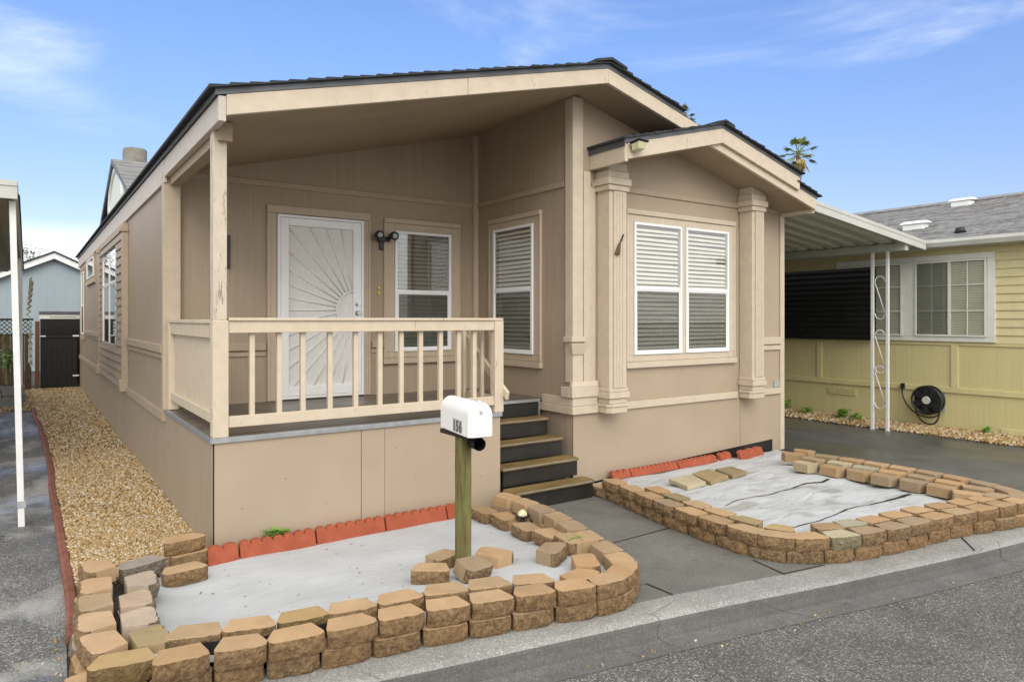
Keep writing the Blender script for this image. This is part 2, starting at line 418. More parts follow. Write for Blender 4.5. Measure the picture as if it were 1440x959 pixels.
ROOTLOC = {}
def link(o, parent=None, bevel=0, seg=1, ang=35):
    COL.objects.link(o)
    if parent is not None:
        o.parent = parent
        o.matrix_parent_inverse = Matrix.Translation(ROOTLOC.get(parent.name, Vector((0, 0, 0)))).inverted()
        ROOTLOC[o.name] = Vector((0, 0, 0))
    if bevel:
        b = o.modifiers.new('bevel', 'BEVEL'); b.width = bevel; b.segments = seg; b.limit_method = 'ANGLE'; b.angle_limit = R(ang)
    return o
def thing(name, label, cat, loc=(0, 0, 0), group=None):
    o = bpy.data.objects.new(name, None); o.empty_display_size = .1
    o.location = loc; COL.objects.link(o); ROOTLOC[o.name] = Vector(loc)
    return tag(o, label, cat, group)
def each(b, name, mat, parent, **k):
    for i in range(0, len(b.v), 8):
        q = MB(); q.add(b.v[i:i + 8], [[j - i for j in f] for f in b.f[i // 8 * 6:i // 8 * 6 + 6]]); o = q.build(name, mat, parent, **k)
    return o
def tag(o, label, cat, group=None):
    o['label'] = label; o['category'] = cat
    if group: o['group'] = group
    return o
def kind(o, k): o['kind'] = k; return o

# ------------------------------------------------------------------ ground, street, kerb, driveways, walkway
g = MB(); g.box(-300, 300, -300, 300, -.6, -.16); kind(g.build('ground', 'soil'), 'structure')
LIP = [(-30, 8.9), (-8, 5.05), (-3, 4.14), (.0, 3.6), (1.74, 3.272), (3.118, 3.017), (3.796, 2.885), (4.646, 2.70), (5.327, 2.565), (6.222, 2.40), (6.876, 2.30), (9, 1.95), (14, 1.12), (40, -3.2)]
def dense(path):
    out = []
    for a, b in zip(path, path[1:]):
        k = max(1, int(math.hypot(b[0] - a[0], b[1] - a[1]) / .07)) if -1 < a[0] < 9 else 1
        for i in range(k):
            t = i / k; x = a[0] + (b[0] - a[0]) * t; y = a[1] + (b[1] - a[1]) * t
            out.append((x, y + (.007 * mnoise.noise((x * 2.2, 0, 0)) + .0035 * mnoise.noise((x * 9, 1, 0)))))
    return out + [path[-1]]
LIP = dense(LIP)
def off(path, d):
    out = []
    for i, p in enumerate(path):
        a = Vector(path[max(i - 1, 0)]); b = Vector(path[min(i + 1, len(path) - 1)]); t = (b - a).normalized()
        out.append((p[0] - t.y * d, p[1] + t.x * d))
    return out
KF = off(LIP, -.22); KB = off(LIP, .36)
g = MB(); n = len(LIP)
far = [(p[0] + (-6 if i == 0 else 0), -40) for i, p in enumerate(LIP)]
g.add([(x, y, -.1) for x, y in KF] + [(x, -40, -.1) for x, y in KF], [(i, i + 1, n + i + 1, n + i) for i in range(n - 1)])
kind(g.build('street', 'street'), 'structure')
g = MB()
prof = [(.36, -.15), (.36, 0), (.05, 0), (.022, -.006), (0, -.016)]
def sweep(g, prof, mi=0):
    rows = [[(x, y, z) for x, y in off(LIP, d)] for d, z in prof]
    k = len(prof); vs = [p for r_ in rows for p in r_]
    g.add(vs, [(j * n + i, j * n + i + 1, (j + 1) * n + i + 1, (j + 1) * n + i) for j in range(k - 1) for i in range(n - 1)], mi)
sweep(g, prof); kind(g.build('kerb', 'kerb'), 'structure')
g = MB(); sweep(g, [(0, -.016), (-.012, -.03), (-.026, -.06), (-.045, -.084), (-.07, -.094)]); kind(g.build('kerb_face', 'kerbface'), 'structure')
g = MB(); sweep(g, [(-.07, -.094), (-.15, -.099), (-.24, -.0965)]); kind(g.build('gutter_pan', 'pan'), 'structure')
g = MB()   # lot ground between kerb and homes
KB2 = off(LIP, .35)
m_ = len(KB2)
g.add([(x, y, -.012) for x, y in KB2] + [(x, 60, -.012) for x, y in KB2], [(i, i + 1, m_ + i + 1, m_ + i) for i in range(m_ - 1)])
kind(g.build('lot_ground', 'soil'), 'structure')
def kerb_y(x, d):
    P = off(LIP, d); return float(np.interp(x, [p[0] for p in P], [p[1] for p in P]))
# left driveway, following the edging
EDGE = [(.10, 17.4), (.13, 15.5), (.185, 14.4), (.235, 11.4), (.244, 10.2), (.225, 8.97), (.237, 7.67), (.236, 6.69), (.241, 5.77), (.239, 5.2), (.215, 4.7)]
g = MB(); pts = [(-9, kerb_y(-9, .36)), (-3, kerb_y(-3, .36)), (.16, kerb_y(.16, .36))] + [(x - .03, y) for x, y in EDGE[::-1]] + [(-9, 16.7)]
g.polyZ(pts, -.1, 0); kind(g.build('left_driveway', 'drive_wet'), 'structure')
g = MB(); xs = [7.3, 9, 10, 11.75]
pts = [(x, kerb_y(x, .36)) for x in xs] + [(11.75, 24), (8.86, 24), (8.86, 5.6), (7.3, 5.6)]
g.polyZ(pts, -.1, 0); kind(g.build('right_driveway', 'drive'), 'structure')
# walkway slabs (joints are real gaps)
g = MB()
for poly in ([(3.55, 4.215), (4.82, 4.235), (4.90, 5.9), (3.6, 5.7)],
             [(3.40, 3.44), (3.545, 3.44), (3.55, 3.20), (4.49, 3.00), (4.555, 3.285), (4.80, 3.30), (4.815, 4.222), (3.555, 4.203)],
             [(4.50, 2.995), (4.9, 2.93), (5.05, 3.3), (4.565, 3.285)], [(3.25, 3.24), (3.54, 3.20), (3.535, 3.43), (3.3, 3.43)]):
    g.polyZ(poly, -.1, .004)
kind(g.build('walkway', 'walk'), 'structure')
g = MB()
for (x0, y0, x1, y1, z, w) in ((3.6, 4.206, 4.75, 4.232, .0075, .006), (4.497, 2.99, 4.562, 3.30, .0075, .007), (4.497, 2.992, 4.92, 2.925, .0075, .006), (3.547, 3.43, 3.549, 3.19, .0075, .008), (6.53, 2.66, 6.215, 2.425, .0035, .007)):
    d = Vector((y0 - y1, x1 - x0)).normalized() * w; g.add([(x0 + d.x, y0 + d.y, z), (x0 - d.x, y0 - d.y, z), (x1 - d.x, y1 - d.y, z), (x1 + d.x, y1 + d.y, z)], [(0, 1, 2, 3)])
kind(g.build('walkway_joint', 'riser'), 'structure')

# ------------------------------------------------------------------ loose stones
def ico():
    bm = bmesh.new(); bmesh.ops.create_icosphere(bm, subdivisions=1, radius=1)
    v = np.array([x.co[:] for x in bm.verts]); f = np.array([[q.index for q in p.verts] for p in bm.faces]); bm.free(); return v, f
IV, IF = ico()
def stones(name, pos, size, mat):
    N = len(pos); nv = len(IV)
    a = RNG.uniform(0, 2 * np.pi, N); ca, sa = np.cos(a), np.sin(a)
    s3 = size[:, None] * RNG.uniform(.65, 1.25, (N, 3)) * np.array([1, 1, .7])
    v = IV[None] * s3[:, None, :] * RNG.uniform(.82, 1.15, (N, nv, 1))
    tl = RNG.normal(0, .35, (N, 2))
    z = v[..., 2] + v[..., 0] * tl[:, :1] + v[..., 1] * tl[:, 1:]
    x = v[..., 0] * ca[:, None] - v[..., 1] * sa[:, None]; y = v[..., 0] * sa[:, None] + v[..., 1] * ca[:, None]
    co = np.stack([x, y, z], -1) + pos[:, None, :]
    fc = (IF[None] + (np.arange(N) * nv)[:, None, None]).reshape(-1, 3)
    me = bpy.data.meshes.new(name); me.vertices.add(N * nv); me.vertices.foreach_set('co', co.reshape(-1))
    F = len(fc); me.loops.add(F * 3); me.loops.foreach_set('vertex_index', fc.reshape(-1).astype(np.int32))
    me.polygons.add(F); me.polygons.foreach_set('loop_start', np.arange(F, dtype=np.int32) * 3)
    me.polygons.foreach_set('loop_total', np.full(F, 3, dtype=np.int32))
    at = me.attributes.new('tone', 'FLOAT', 'POINT'); at.data.foreach_set('value', np.repeat(RNG.beta(2.2, 1.9, N), nv).astype(np.float32))
    me.update(calc_edges=True); me.polygons.foreach_set('use_smooth', np.ones(F, dtype=bool)); me.materials.append(M[mat])
    return link(bpy.data.objects.new(name, me))
ex = np.array([p[0] for p in EDGE[::-1]]); ey = np.array([p[1] for p in EDGE[::-1]])
def scatter(n, y0, y1, x1, r0, r1, z, x0=None):
    y = RNG.uniform(y0, y1, n); xa = np.interp(y, ey, ex) + .03 if x0 is None else np.full(n, x0)
    x = xa + RNG.uniform(0, 1, n) * (x1 - xa)
    return np.stack([x, y, z + RNG.uniform(-.004, .012, n)], -1), RNG.uniform(r0, r1, n)
P1 = scatter(13000, 5.58, 7.2, 1.165, .006, .0155, .03); P2 = scatter(13000, 7.2, 11, 1.165, .008, .019, .03); P3 = scatter(8500, 11, 22, 1.165, .014, .023, .03)
P4 = scatter(2500, 16.8, 22, .3, .018, .03, .03, -3.0)
o = stones('gravel_strip', np.concatenate([p[0] for p in (P1, P2, P3, P4)]), np.concatenate([p[1] for p in (P1, P2, P3, P4)]), 'gravel'); kind(o, 'stuff')
o['label'] = 'golden pea gravel filling the strip along the left wall of the brown home'
g = MB(); g.polyZ([(x + .02, y) for x, y in EDGE[::-1] if y > 5.6] + [(-4, 16.9), (-4, 22), (1.17, 22), (1.17, 5.62), (.4, 5.55)], -.05, .027)
kind(g.build('gravel_base', 'gravel_base'), 'structure')
A1 = scatter(5200, 2.0, 7.5, 12.72, .018, .034, .02, 11.74); A2 = scatter(3200, 7.5, 14, 12.72, .022, .04, .02, 11.74)
o = stones('gravel_border', np.concatenate([A1[0], A2[0]]), np.concatenate([A1[1], A2[1]]), 'gravel'); kind(o, 'stuff')
o['label'] = 'coarse tan gravel along the foot of the yellow home'
g = MB(); g.box(11.75, 12.75, 1.75, 20, -.1, .012); kind(g.build('gravel_border_base', 'gravel_base'), 'structure')
y = RNG.uniform(3.6, 4.8, 40); pl = np.stack([.15 - RNG.exponential(.05, 40), y, np.full(40, .003)], -1)
o = stones('stray_gravel', pl, RNG.uniform(.004, .010, 40), 'gravel'); kind(o, 'stuff')
y = RNG.uniform(1.6, 2.8, 60); xx = RNG.uniform(2.5, 8, 60); pl = np.stack([xx, np.array([kerb_y(a, -.16 - abs(RNG.normal(0, .1))) for a in xx]), np.full(60, -.095)], -1)
o = stones('gutter_grit', pl, RNG.uniform(.004, .012, 60), 'gravel'); kind(o, 'stuff')

# edging
g = MB()
e0 = off(EDGE, .035); e1 = off(EDGE, -.035); k = len(EDGE)
vs = []
for (a, b) in zip(e0, e1):
    vs += [(*a, -.05), (*a, .035), ((a[0] * .75 + b[0] * .25), a[1], .05), ((a[0] * .25 + b[0] * .75), a[1], .05), (*b, .035), (*b, -.05)]
g.add(vs, [(i * 6 + j, i * 6 + j + 1, (i + 1) * 6 + j + 1, (i + 1) * 6 + j) for i in range(k - 1) for j in range(5)] + [(0, 1, 2, 3, 4, 5), tuple((k - 1) * 6 + j for j in range(6))])
tag(g.build('garden_edging', 'edging'), 'brick red edging strip between the wet left driveway and the gravel', 'edging')

# ------------------------------------------------------------------ weed fabric in the two beds
def inside(p, poly):
    x, y = p; c = False
    for i in range(len(poly)):
        x1, y1 = poly[i]; x2, y2 = poly[i - 1]
        if (y1 > y) != (y2 > y) and x < (x2 - x1) * (y - y1) / (y2 - y1) + x1: c = not c
    return c
def sheet(name, poly, hf, mat, step=.035):
    xs = [p[0] for p in poly]; ys = [p[1] for p in poly]
    nx = int((max(xs) - min(xs)) / step) + 1; ny = int((max(ys) - min(ys)) / step) + 1
    idx = {}; vs = []; fs = []
    for i in range(nx + 1):
        for j in range(ny + 1):
            p = (min(xs) + i * step, min(ys) + j * step)
            if inside(p, poly): idx[i, j] = len(vs); vs.append((*p, hf(*p)))
    for (i, j) in idx:
        q = [(i, j), (i + 1, j), (i + 1, j + 1), (i, j + 1)]
        if all(t in idx for t in q): fs.append([idx[t] for t in q])
    b = MB(); b.add(vs, fs, 0, True)
    return b.build(name, mat)
def ss(a, b, x): t = max(0, min(1, (x - a) / (b - a))); return t * t * (3 - 2 * t)
def hL(x, y):
    return .012 + .085 * ss(4.75, 3.95, y) + .05 * ss(.9, .55, x) + .010 * mnoise.noise((x * 2.5, y * 2.5, 0)) + .010 * (.4 - abs(mnoise.noise((x * 2.2 + y * .7, y * 3.4 - x * .8, 3)))) * ss(5.5, 4.9, y)
def hR(x, y):
    return .03 + .05 * ss(5.6, 4.6, y) + .026 * mnoise.noise((x * 1.7, y * 2.6, 5)) + .020 * (.5 - abs(mnoise.noise((x * 2.3 + y, y * 3.1 - x, 9)))) - .008
polyL = [(.42, 3.85), (.9, 3.70), (1.6, 3.60), (2.3, 3.46), (2.9, 3.30), (3.22, 3.33), (3.38, 3.55), (3.45, 3.9), (3.55, 4.2), (3.62, 4.6), (3.66, 5.1), (3.66, 5.62), (.8, 5.62), (.62, 5.2), (.45, 4.9)]
o = sheet('weed_fabric', polyL, hL, 'fabric')
tag(o, 'clean pale weed fabric spread around the mailbox post in the left bed', 'weed fabric', 'weed fabric sheets in the beds')
polyR = [(4.90, 5.82), (4.86, 4.9), (4.72, 4.2), (4.68, 3.5), (4.78, 3.22), (5.05, 3.03), (5.6, 2.87), (6.4, 2.76), (7.2, 2.64), (7.7, 2.65), (7.85, 3.2), (7.86, 4.4), (8.0, 4.9), (8.5, 5.3), (8.62, 5.83)]
o = sheet('weed_fabric', polyR, hR, 'fabric_wet')
tag(o, 'rumpled white weed fabric with grey wet dips and black cut seams in the right bed', 'weed fabric', 'weed fabric sheets in the beds')
for pts in ([(5.45, 4.243), (5.715, 4.298), (6.0, 4.285), (6.183, 4.291), (6.365, 4.278), (6.58, 4.283), (6.864, 4.312), (7.035, 4.293), (7.109, 4.255), (7.258, 4.261)],
            [(5.298, 3.47), (5.5, 3.45), (5.719, 3.445), (6.08, 3.478), (6.442, 3.498), (6.699, 3.475), (6.962, 3.437), (7.157, 3.418), (7.299, 3.416)]):
    b = MB(); fin = []
    for i in range(len(pts) - 1):
        for q in range(8): t = q / 8; fin.append((pts[i][0] * (1 - t) + pts[i + 1][0] * t, pts[i][1] * (1 - t) + pts[i + 1][1] * t))
    vs = []
    for i, (x, y) in enumerate(fin):
        w = .004 + .010 * abs(mnoise.noise((x * 5, y, 1))) + .012 * ss(6.6, 7.1, x)
        z = max(hR(x, y), hR(x, y + w), hR(x, y - w)) + .004
        vs += [(x, y - w, z), (x, y + w, z)]
    b.add(vs, [(2 * i, 2 * i + 1, 2 * i + 3, 2 * i + 2) for i in range(len(fin) - 1)])
    s_ = b.build('seam', 'black', o)

def debris(name, n_, x0, x1, y0, y1, hf, label):
    b = MB()
    for k in range(n_):
        x, y = random.uniform(x0, x1), random.uniform(y0, y1); a = random.uniform(0, 6.28); L = random.uniform(.004, .016); w = L * random.uniform(.15, .5); z = hf(x, y) + .004
        c, s_ = math.cos(a), math.sin(a); b.add([(x + c * L, y + s_ * L, z), (x - s_ * w, y + c * w, z + .003), (x - c * L, y - s_ * L, z + .001), (x + s_ * w, y - c * w, z + .002)], [(0, 1, 2, 3)])
    o = kind(b.build(name, 'bark'), 'stuff'); o['label'] = label
debris('leaf_litter', 70, .8, 3.4, 3.9, 5.5, hL, 'tiny dry leaf bits scattered on the pale fabric of the left bed')
debris('leaf_litter', 60, 5.0, 7.2, 3.1, 5.5, hR, 'tiny dry leaf bits scattered on the rumpled fabric of the right bed')
debris('leaf_litter', 60, 3.6, 4.5, 3.3, 5.3, lambda x, y: .003, 'tiny dry leaf bits scattered on the walkway')
# ------------------------------------------------------------------ retaining wall blocks
BW, BD, BH = .285, .175, .0965
def block_mesh(seed, mats):
    rn = random.Random(seed); nx, nz = 22, 9
    bm = bmesh.new(); grid = []
    for j in range(nz + 1):
        row = []
        for i in range(nx + 1):
            u = i / nx; x = (u - .5) * BW; z = j / nz * BH
            e = .010 * (abs(u - .5) * 2) ** 6
            edge = min(1, 3.2 * min(j / nz, 1 - j / nz)); d = .012 * mnoise.noise((x * 17 + seed * 3.1, z * 22, seed)) - .010 * abs(mnoise.noise((x * 42, z * 46, seed + 2))) * (.35 + .65 * edge) + .006 * mnoise.noise((x * 95, z * 95, seed + 5)) + .022 * (abs(u - .5) * 2) ** 5 - .004 * edge + .007 * (1 - edge) ** 2
            zz = z + (.004 * mnoise.noise((x * 40, seed, 4)) if j == nz else 0)
            row.append(bm.verts.new((x * (1 - e), d, zz)))
        grid.append(row)
    for j in range(nz):
        for i in range(nx):
            f = bm.faces.new((grid[j][i], grid[j][i + 1], grid[j + 1][i + 1], grid[j + 1][i])); f.material_index = 1; f.smooth = False
    side = [(BW * .5, BD * .33), (BW * .36, BD), (-BW * .36, BD), (-BW * .5, BD * .33)]
    js = [(x + rn.uniform(-.006, .006), y + rn.uniform(-.008, .008)) for x, y in side]
    lo = [bm.verts.new((x, y, 0)) for x, y in js]; hi = [bm.verts.new((x, y, BH)) for x, y in js]
    bm.faces.new([grid[nz][i] for i in range(nx + 1)] + hi)
    bm.faces.new(([grid[0][i] for i in range(nx + 1)] + lo)[::-1])
    f = bm.faces.new([lo[0]] + [hi[0]] + [grid[j][nx] for j in range(nz, -1, -1)]); f.material_index = 1
    f = bm.faces.new([hi[3], lo[3]] + [grid[j][0] for j in range(nz + 1)]); f.material_index = 1
    for a in range(3): bm.faces.new((lo[a], lo[a + 1], hi[a + 1], hi[a]))
    bmesh.ops.recalc_face_normals(bm, faces=bm.faces)
    me = bpy.data.meshes.new('retaining_block'); bm.to_mesh(me); bm.free()
    for m in mats: me.materials.append(m)
    return me
VAR = {k: [block_mesh(i + 1 + 10 * j, v) for i in range(5)] for j, (k, v) in enumerate(BM.items())}
ORD = ['', 'first', 'second', 'third', 'fourth', 'fifth', 'sixth', 'seventh', 'eighth', 'ninth', 'tenth', 'eleventh', 'twelfth', 'thirteenth', 'fourteenth', 'fifteenth', 'sixteenth', 'seventeenth', 'eighteenth', 'nineteenth', 'twentieth']
def put_block(x, y, z0, ang, w, tone, label, group, tilt=(0, 0), free=False):
    o = bpy.data.objects.new('retaining_block', random.choice(VAR[tone]))
    a = ang + random.uniform(-.025, .025)
    if free:   # given by its centre
        x -= -math.sin(ang) * BD / 2; y -= math.cos(ang) * BD / 2
    o.location = (x, y, z0); o.rotation_euler = (tilt[0] + random.uniform(-.008, .008), tilt[1] + random.uniform(-.008, .008), a)
    o.scale = (w / BW, 1, 1)
    link(o, None, .0028, 1, 50)
    return tag(o, label, 'block', group)
TONE = {'tan': 'tan', 'pink': 'pinkish', 'grey': 'grey', 'sage': 'greyish', 'olive': 'brownish'}
def course(joints, z0, label, group, tones=None):
    for i in range(len(joints) - 1):
        a, b = Vector(joints[i]), Vector(joints[i + 1]); t = b - a
        tone = (tones or {}).get(i, 'tan')
        put_block((a.x + b.x) / 2, (a.y + b.y) / 2, z0 + random.uniform(0, .002), math.atan2(t.y, t.x) + random.uniform(-.03, .03), t.length - .013, tone,
                  TONE[tone] + ' block, ' + ORD[i + 1] + ' ' + label, group)
def resample(pts, n):
    pts = [Vector(p) for p in pts]; L = [0]
    for a, b in zip(pts, pts[1:]): L.append(L[-1] + (b - a).length)
    out = []
    for i in range(n + 1):
        d = L[-1] * i / n; k = max(j for j in range(len(L)) if L[j] <= d + 1e-9); k = min(k, len(pts) - 2)
        t = (d - L[k]) / (L[k + 1] - L[k]); out.append(tuple(pts[k].lerp(pts[k + 1], t)))
    return out
# right bed, outer wall
GR = 'blocks of the right bed'; GL = 'blocks of the left bed'
RU = resample([(4.86, 5.36), (4.84, 5.22), (4.79, 4.93), (4.70, 4.551), (4.64, 4.208), (4.608, 3.929), (4.582, 3.603), (4.594, 3.287)], 7)
course(RU, .1, 'from the steps, upper course of the right bed beside the walkway', GR)
RU2 = [(4.594, 3.287), (4.736, 3.047), (4.982, 2.9), (5.253, 2.809), (5.53, 2.749), (5.815, 2.702), (6.12, 2.674), (6.421, 2.64), (6.715, 2.58), (7.014, 2.522), (7.274, 2.474), (7.54, 2.45)]
course(RU2, .1, "from the walkway corner, upper course of the right bed's street wall", GR, {2: 'sage'})
RL = resample([(4.89, 5.60), (4.87, 5.35), (4.807, 5.013), (4.74, 4.691), (4.67, 4.345), (4.63, 4.041), (4.598, 3.704), (4.587, 3.372)], 7)
course(RL, 0, 'from the steps, bottom course of the right bed beside the walkway', GR, {0: 'pink'})
RL2 = [(4.587, 3.372), (4.698, 3.101), (4.929, 2.925), (5.186, 2.828), (5.481, 2.763), (5.768, 2.718), (6.06, 2.685), (6.37, 2.652), (6.665, 2.593), (6.926, 2.525), (7.193, 2.46), (7.46, 2.42)]
course(RL2, 0, "from the walkway corner, bottom course of the right bed's street wall", GR)
# right bed, second row behind the street wall and walkway wall
def behind(j, d): return off(j, d)
I1 = behind(RU, .20); J1_ = [((a[0] + b[0]) / 2, (a[1] + b[1]) / 2) for a, b in zip(I1, I1[1:])]
for i, (a, b) in enumerate(zip(J1_, J1_[1:])):
    if i < 1: continue
    t = Vector(b) - Vector(a)
    tone = {2: 'olive', 5: 'olive'}.get(i, 'tan')
    put_block((a[0] + b[0]) / 2, (a[1] + b[1]) / 2, .1, math.atan2(t.y, t.x), .27, tone, TONE[tone] + ' block, ' + ORD[i] + ' from the steps, inner row of the right bed beside the walkway', GR)
I2 = behind(RU2, .19)
for i in range(len(I2) - 1):
    a, b = I2[i], I2[i + 1]; t = Vector(b) - Vector(a)
    if i in (1,): continue
    w = min(.27, t.length - .004)
    tone = {0: 'olive', 3: 'sage'}.get(i, 'tan')
    put_block((a[0] + b[0]) / 2 + t.x * .12, (a[1] + b[1]) / 2 + t.y * .12, .101, math.atan2(t.y, t.x) + R(random.uniform(-7, 7)), max(.2, w), tone, TONE[tone] + " block, " + ORD[i + 1] + " from the walkway corner, inner row behind the right bed's street wall", GR)
# right bed, driveway side: three rows
PT = [(7.75, 5.02, 'tan', R(-60)), (7.37, 4.62, 'sage', R(-93)), (7.42, 4.318, 'tan', R(-91)), (7.45, 4.04, 'tan', R(-90)), (7.455, 3.76, 'tan', R(-90)), (7.447, 3.475, 'tan', R(-90)), (7.44, 3.20, 'tan', R(-91)), (7.36, 2.93, 'tan', R(-76))]
for i, (x, y, tn, a) in enumerate(PT):
    put_block(x, y, .1, a + math.pi, .27, tn, TONE[tn] + ' block, ' + ORD[i + 1] + " from the house, inner row of the right bed's driveway side", GR, free=True)
QT = [(7.66, 4.70, 'tan'), (7.70, 4.40, 'sage'), (7.685, 4.10, 'sage'), (7.70, 3.81, 'tan'), (7.72, 3.52, 'tan'), (7.70, 3.24, 'tan'), (7.655, 2.965, 'tan')]
for i, (x, y, tn) in enumerate(QT):
    put_block(x, y, .1, R(90 + random.uniform(-8, 8)), .27, tn, TONE[tn] + ' block, ' + ORD[i + 1] + " from the house, middle row of the right bed's driveway side", GR, free=True)
DR = [(7.57, 2.46), (7.82, 2.60), (7.97, 2.84), (8.04, 3.12), (8.08, 3.41), (8.09, 3.70), (8.09, 3.99), (8.08, 4.28), (8.05, 4.57), (8.0, 4.86)]
course(DR, .1, "from the street corner, upper outer course of the right bed's driveway side", GR, {8: 'olive'})
course([(p[0], p[1]) for p in DR], 0, "from the street corner, bottom outer course of the right bed's driveway side", GR)
put_block(8.03, 5.06, .1, R(100), .25, 'tan', 'tan block standing at the house end of the driveway side of the right bed', GR, free=True)
# left bed, street wall
LU = [(.481, 3.69), (.747, 3.648), (1.002, 3.592), (1.295, 3.548), (1.577, 3.515), (1.848, 3.478), (2.111, 3.419), (2.382, 3.357), (2.638, 3.280), (2.896, 3.205), (3.16, 3.20)]
course(LU, .1, "from the left corner, upper course of the left bed's street wall", GL)
LLp = [(.20, 3.78), (.47, 3.705), (.757, 3.664), (.999, 3.624), (1.268, 3.56), (1.544, 3.516), (1.821, 3.474), (2.092, 3.417), (2.352, 3.346), (2.627, 3.289), (2.901, 3.208), (3.18, 3.195)]
course(LLp, 0, "from the left corner, bottom course of the left bed's street wall", GL)
OUTR = [(3.165, 3.20), (3.31, 3.25), (3.45, 3.40), (3.53, 3.65), (3.58, 3.9), (3.65, 4.15), (3.73, 4.45), (3.78, 4.76), (3.81, 5.1), (3.76, 5.50)]
JU = resample(OUTR, 9); course(JU, .1, 'from the street, upper course of the left bed beside the walkway', GL)
JL = resample([(3.18, 3.195)] + OUTR[1:], 8); course(JL, 0, 'from the street, bottom course of the left bed beside the walkway', GL)
# inner row behind the street wall
NT_ = [(.73, 3.955), (.994, 3.885), (1.267, 3.835), (1.533, 3.79), (1.822, 3.755), (2.105, 3.70), (2.372, 3.625), (2.64, 3.525)]
for i, (x, y) in enumerate(NT_):
    a, b = NT_[max(i - 1, 0)], NT_[min(i + 1, 7)]
    put_block(x, y + .03, .1, math.atan2(b[1] - a[1], b[0] - a[0]) + R(random.uniform(-4, 4)), .275, 'tan' if i not in (2,) else 'olive', ('tan' if i != 2 else 'olive brown') + ' block, ' + ORD[i + 1] + " from the left, inner row behind the left bed's street wall", GL, free=True)
# inner row beside the walkway, one course on the fabric
BT = [(3.44, 5.36, 90, .08), (3.475, 5.08, 86, .05), (3.45, 4.72, 84, .02), (3.42, 4.37, 88, .0), (3.385, 4.06, 80, .0), (3.15, 3.62, 60, .0), (3.12, 3.955, 35, .0), (2.935, 3.43, 12, .0)]
for i, (x, y, a, _) in enumerate(BT):
    z0 = hL(x, y) + (.0 if i != 7 else .002) if i not in (5, 7) else .1
    put_block(x, y, z0, R(a) + (math.pi if i < 5 else 0), .27, 'tan', 'tan block, ' + ORD[i + 1] + ' from the porch, inner row of the left bed on the walkway side', GL, free=True)
b = MB()
lp = [(.60, 3.905), (.75, 3.885), (1.0, 3.80), (1.3, 3.755), (1.55, 3.71)]
b.prism([(x, y, .10) for x, y in lp], [(x, y, .165 + .01 * (i % 2)) for i, (x, y) in enumerate(lp)]); b.v = []; b.f = []; b.mi = []; b.sm = []
vs = []
for i, (x, y) in enumerate(lp): vs += [(x, y - .03, .09), (x, y - .025, .168 + .008 * (i % 2)), (x, y - .020, .168 + .008 * (i % 2)), (x, y - .02, .09)]
b.add(vs, [(4 * i + j, 4 * i + j + 1, 4 * i + j + 5, 4 * i + j + 4) for i in range(len(lp) - 1) for j in range(3)] + [(0, 1, 2, 3), tuple(4 * (len(lp) - 1) + j for j in range(4))])
tag(b.build('plastic_liner', 'black'), 'black plastic liner between the two block rows at the left street corner', 'liner')
# ring round the mailbox post
for (x, y, a, t, tone, lab) in ((2.245, 4.165, -35, (0, 0), 'tan', 'orange tan block lying left of the mailbox post'), (2.50, 4.46, 18, (0, 0), 'tan', 'tan block half hidden behind the mailbox post'),
                          (2.76, 4.18, 118, (0, 0), 'tan', 'tan block lying right of the mailbox post'), (2.47, 4.03, 20, (.28, .10), 'tan', 'tilted tan block leaning in front of the mailbox post')):
    put_block(x, y, hL(x, y) - (.02 if t[0] else .004), R(a), .26, tone, lab, GL, t, True)
# left side column
for i, (x, y, a, tone) in enumerate([(.385, 5.42, -84, 'pink'), (.355, 5.03, -92, 'pink'), (.325, 4.735, -90, 'pink'), (.307, 4.435, -91, 'pink'), (.318, 4.13, -78, 'pink')]):
    put_block(x, y, .1, R(a), .28, tone, 'pinkish tan block, ' + ORD[i + 1] + ' from the gravel, upper course, outer left edge of the left bed', GL, free=True)
put_block(.385, 3.86, .101, R(-12), .29, 'olive', 'olive brown corner block at the street end of the left edge of the left bed', GL, free=True)
for i, (x, y, a, tone) in enumerate([(.37, 5.36, -88, 'pink'), (.33, 5.07, -90, 'pink'), (.315, 4.77, -90, 'pink'), (.285, 4.46, -92, 'grey'), (.275, 4.16, -88, 'tan'), (.27, 3.93, -60, 'tan')]):
    put_block(x, y, 0, R(a), .28, tone, TONE[tone] + ' block, ' + ORD[i + 1] + ' from the gravel, bottom course, left edge of left bed', GL, free=True)
for i, (x, y, a, tone) in enumerate([(.65, 5.46, 20, 'grey'), (.60, 4.98, 84, 'grey'), (.53, 4.65, 88, 'grey'), (.515, 4.36, 88, 'grey'), (.53, 4.06, 96, 'olive')]):
    z0 = .1 if i else .06
    put_block(x, y, z0, R(a), .27 if i else .30, tone, TONE[tone] + ' block, ' + ORD[i + 1] + ' from the gravel, inner row on the left edge of the left bed', GL, free=True)
put_block(.955, 5.66, .122, R(8), .29, 'tan', 'tan block stacked on another against the brown skirt corner', GL, free=True)
put_block(.985, 5.63, .024, R(14), .29, 'tan', 'tan block under another block against the brown skirt corner', GL, free=True)
put_block(.90, 5.30, hL(.9, 5.3) + .004, R(6), .29, 'tan', 'tan block lying at the back left corner of the pale fabric', GL, free=True)

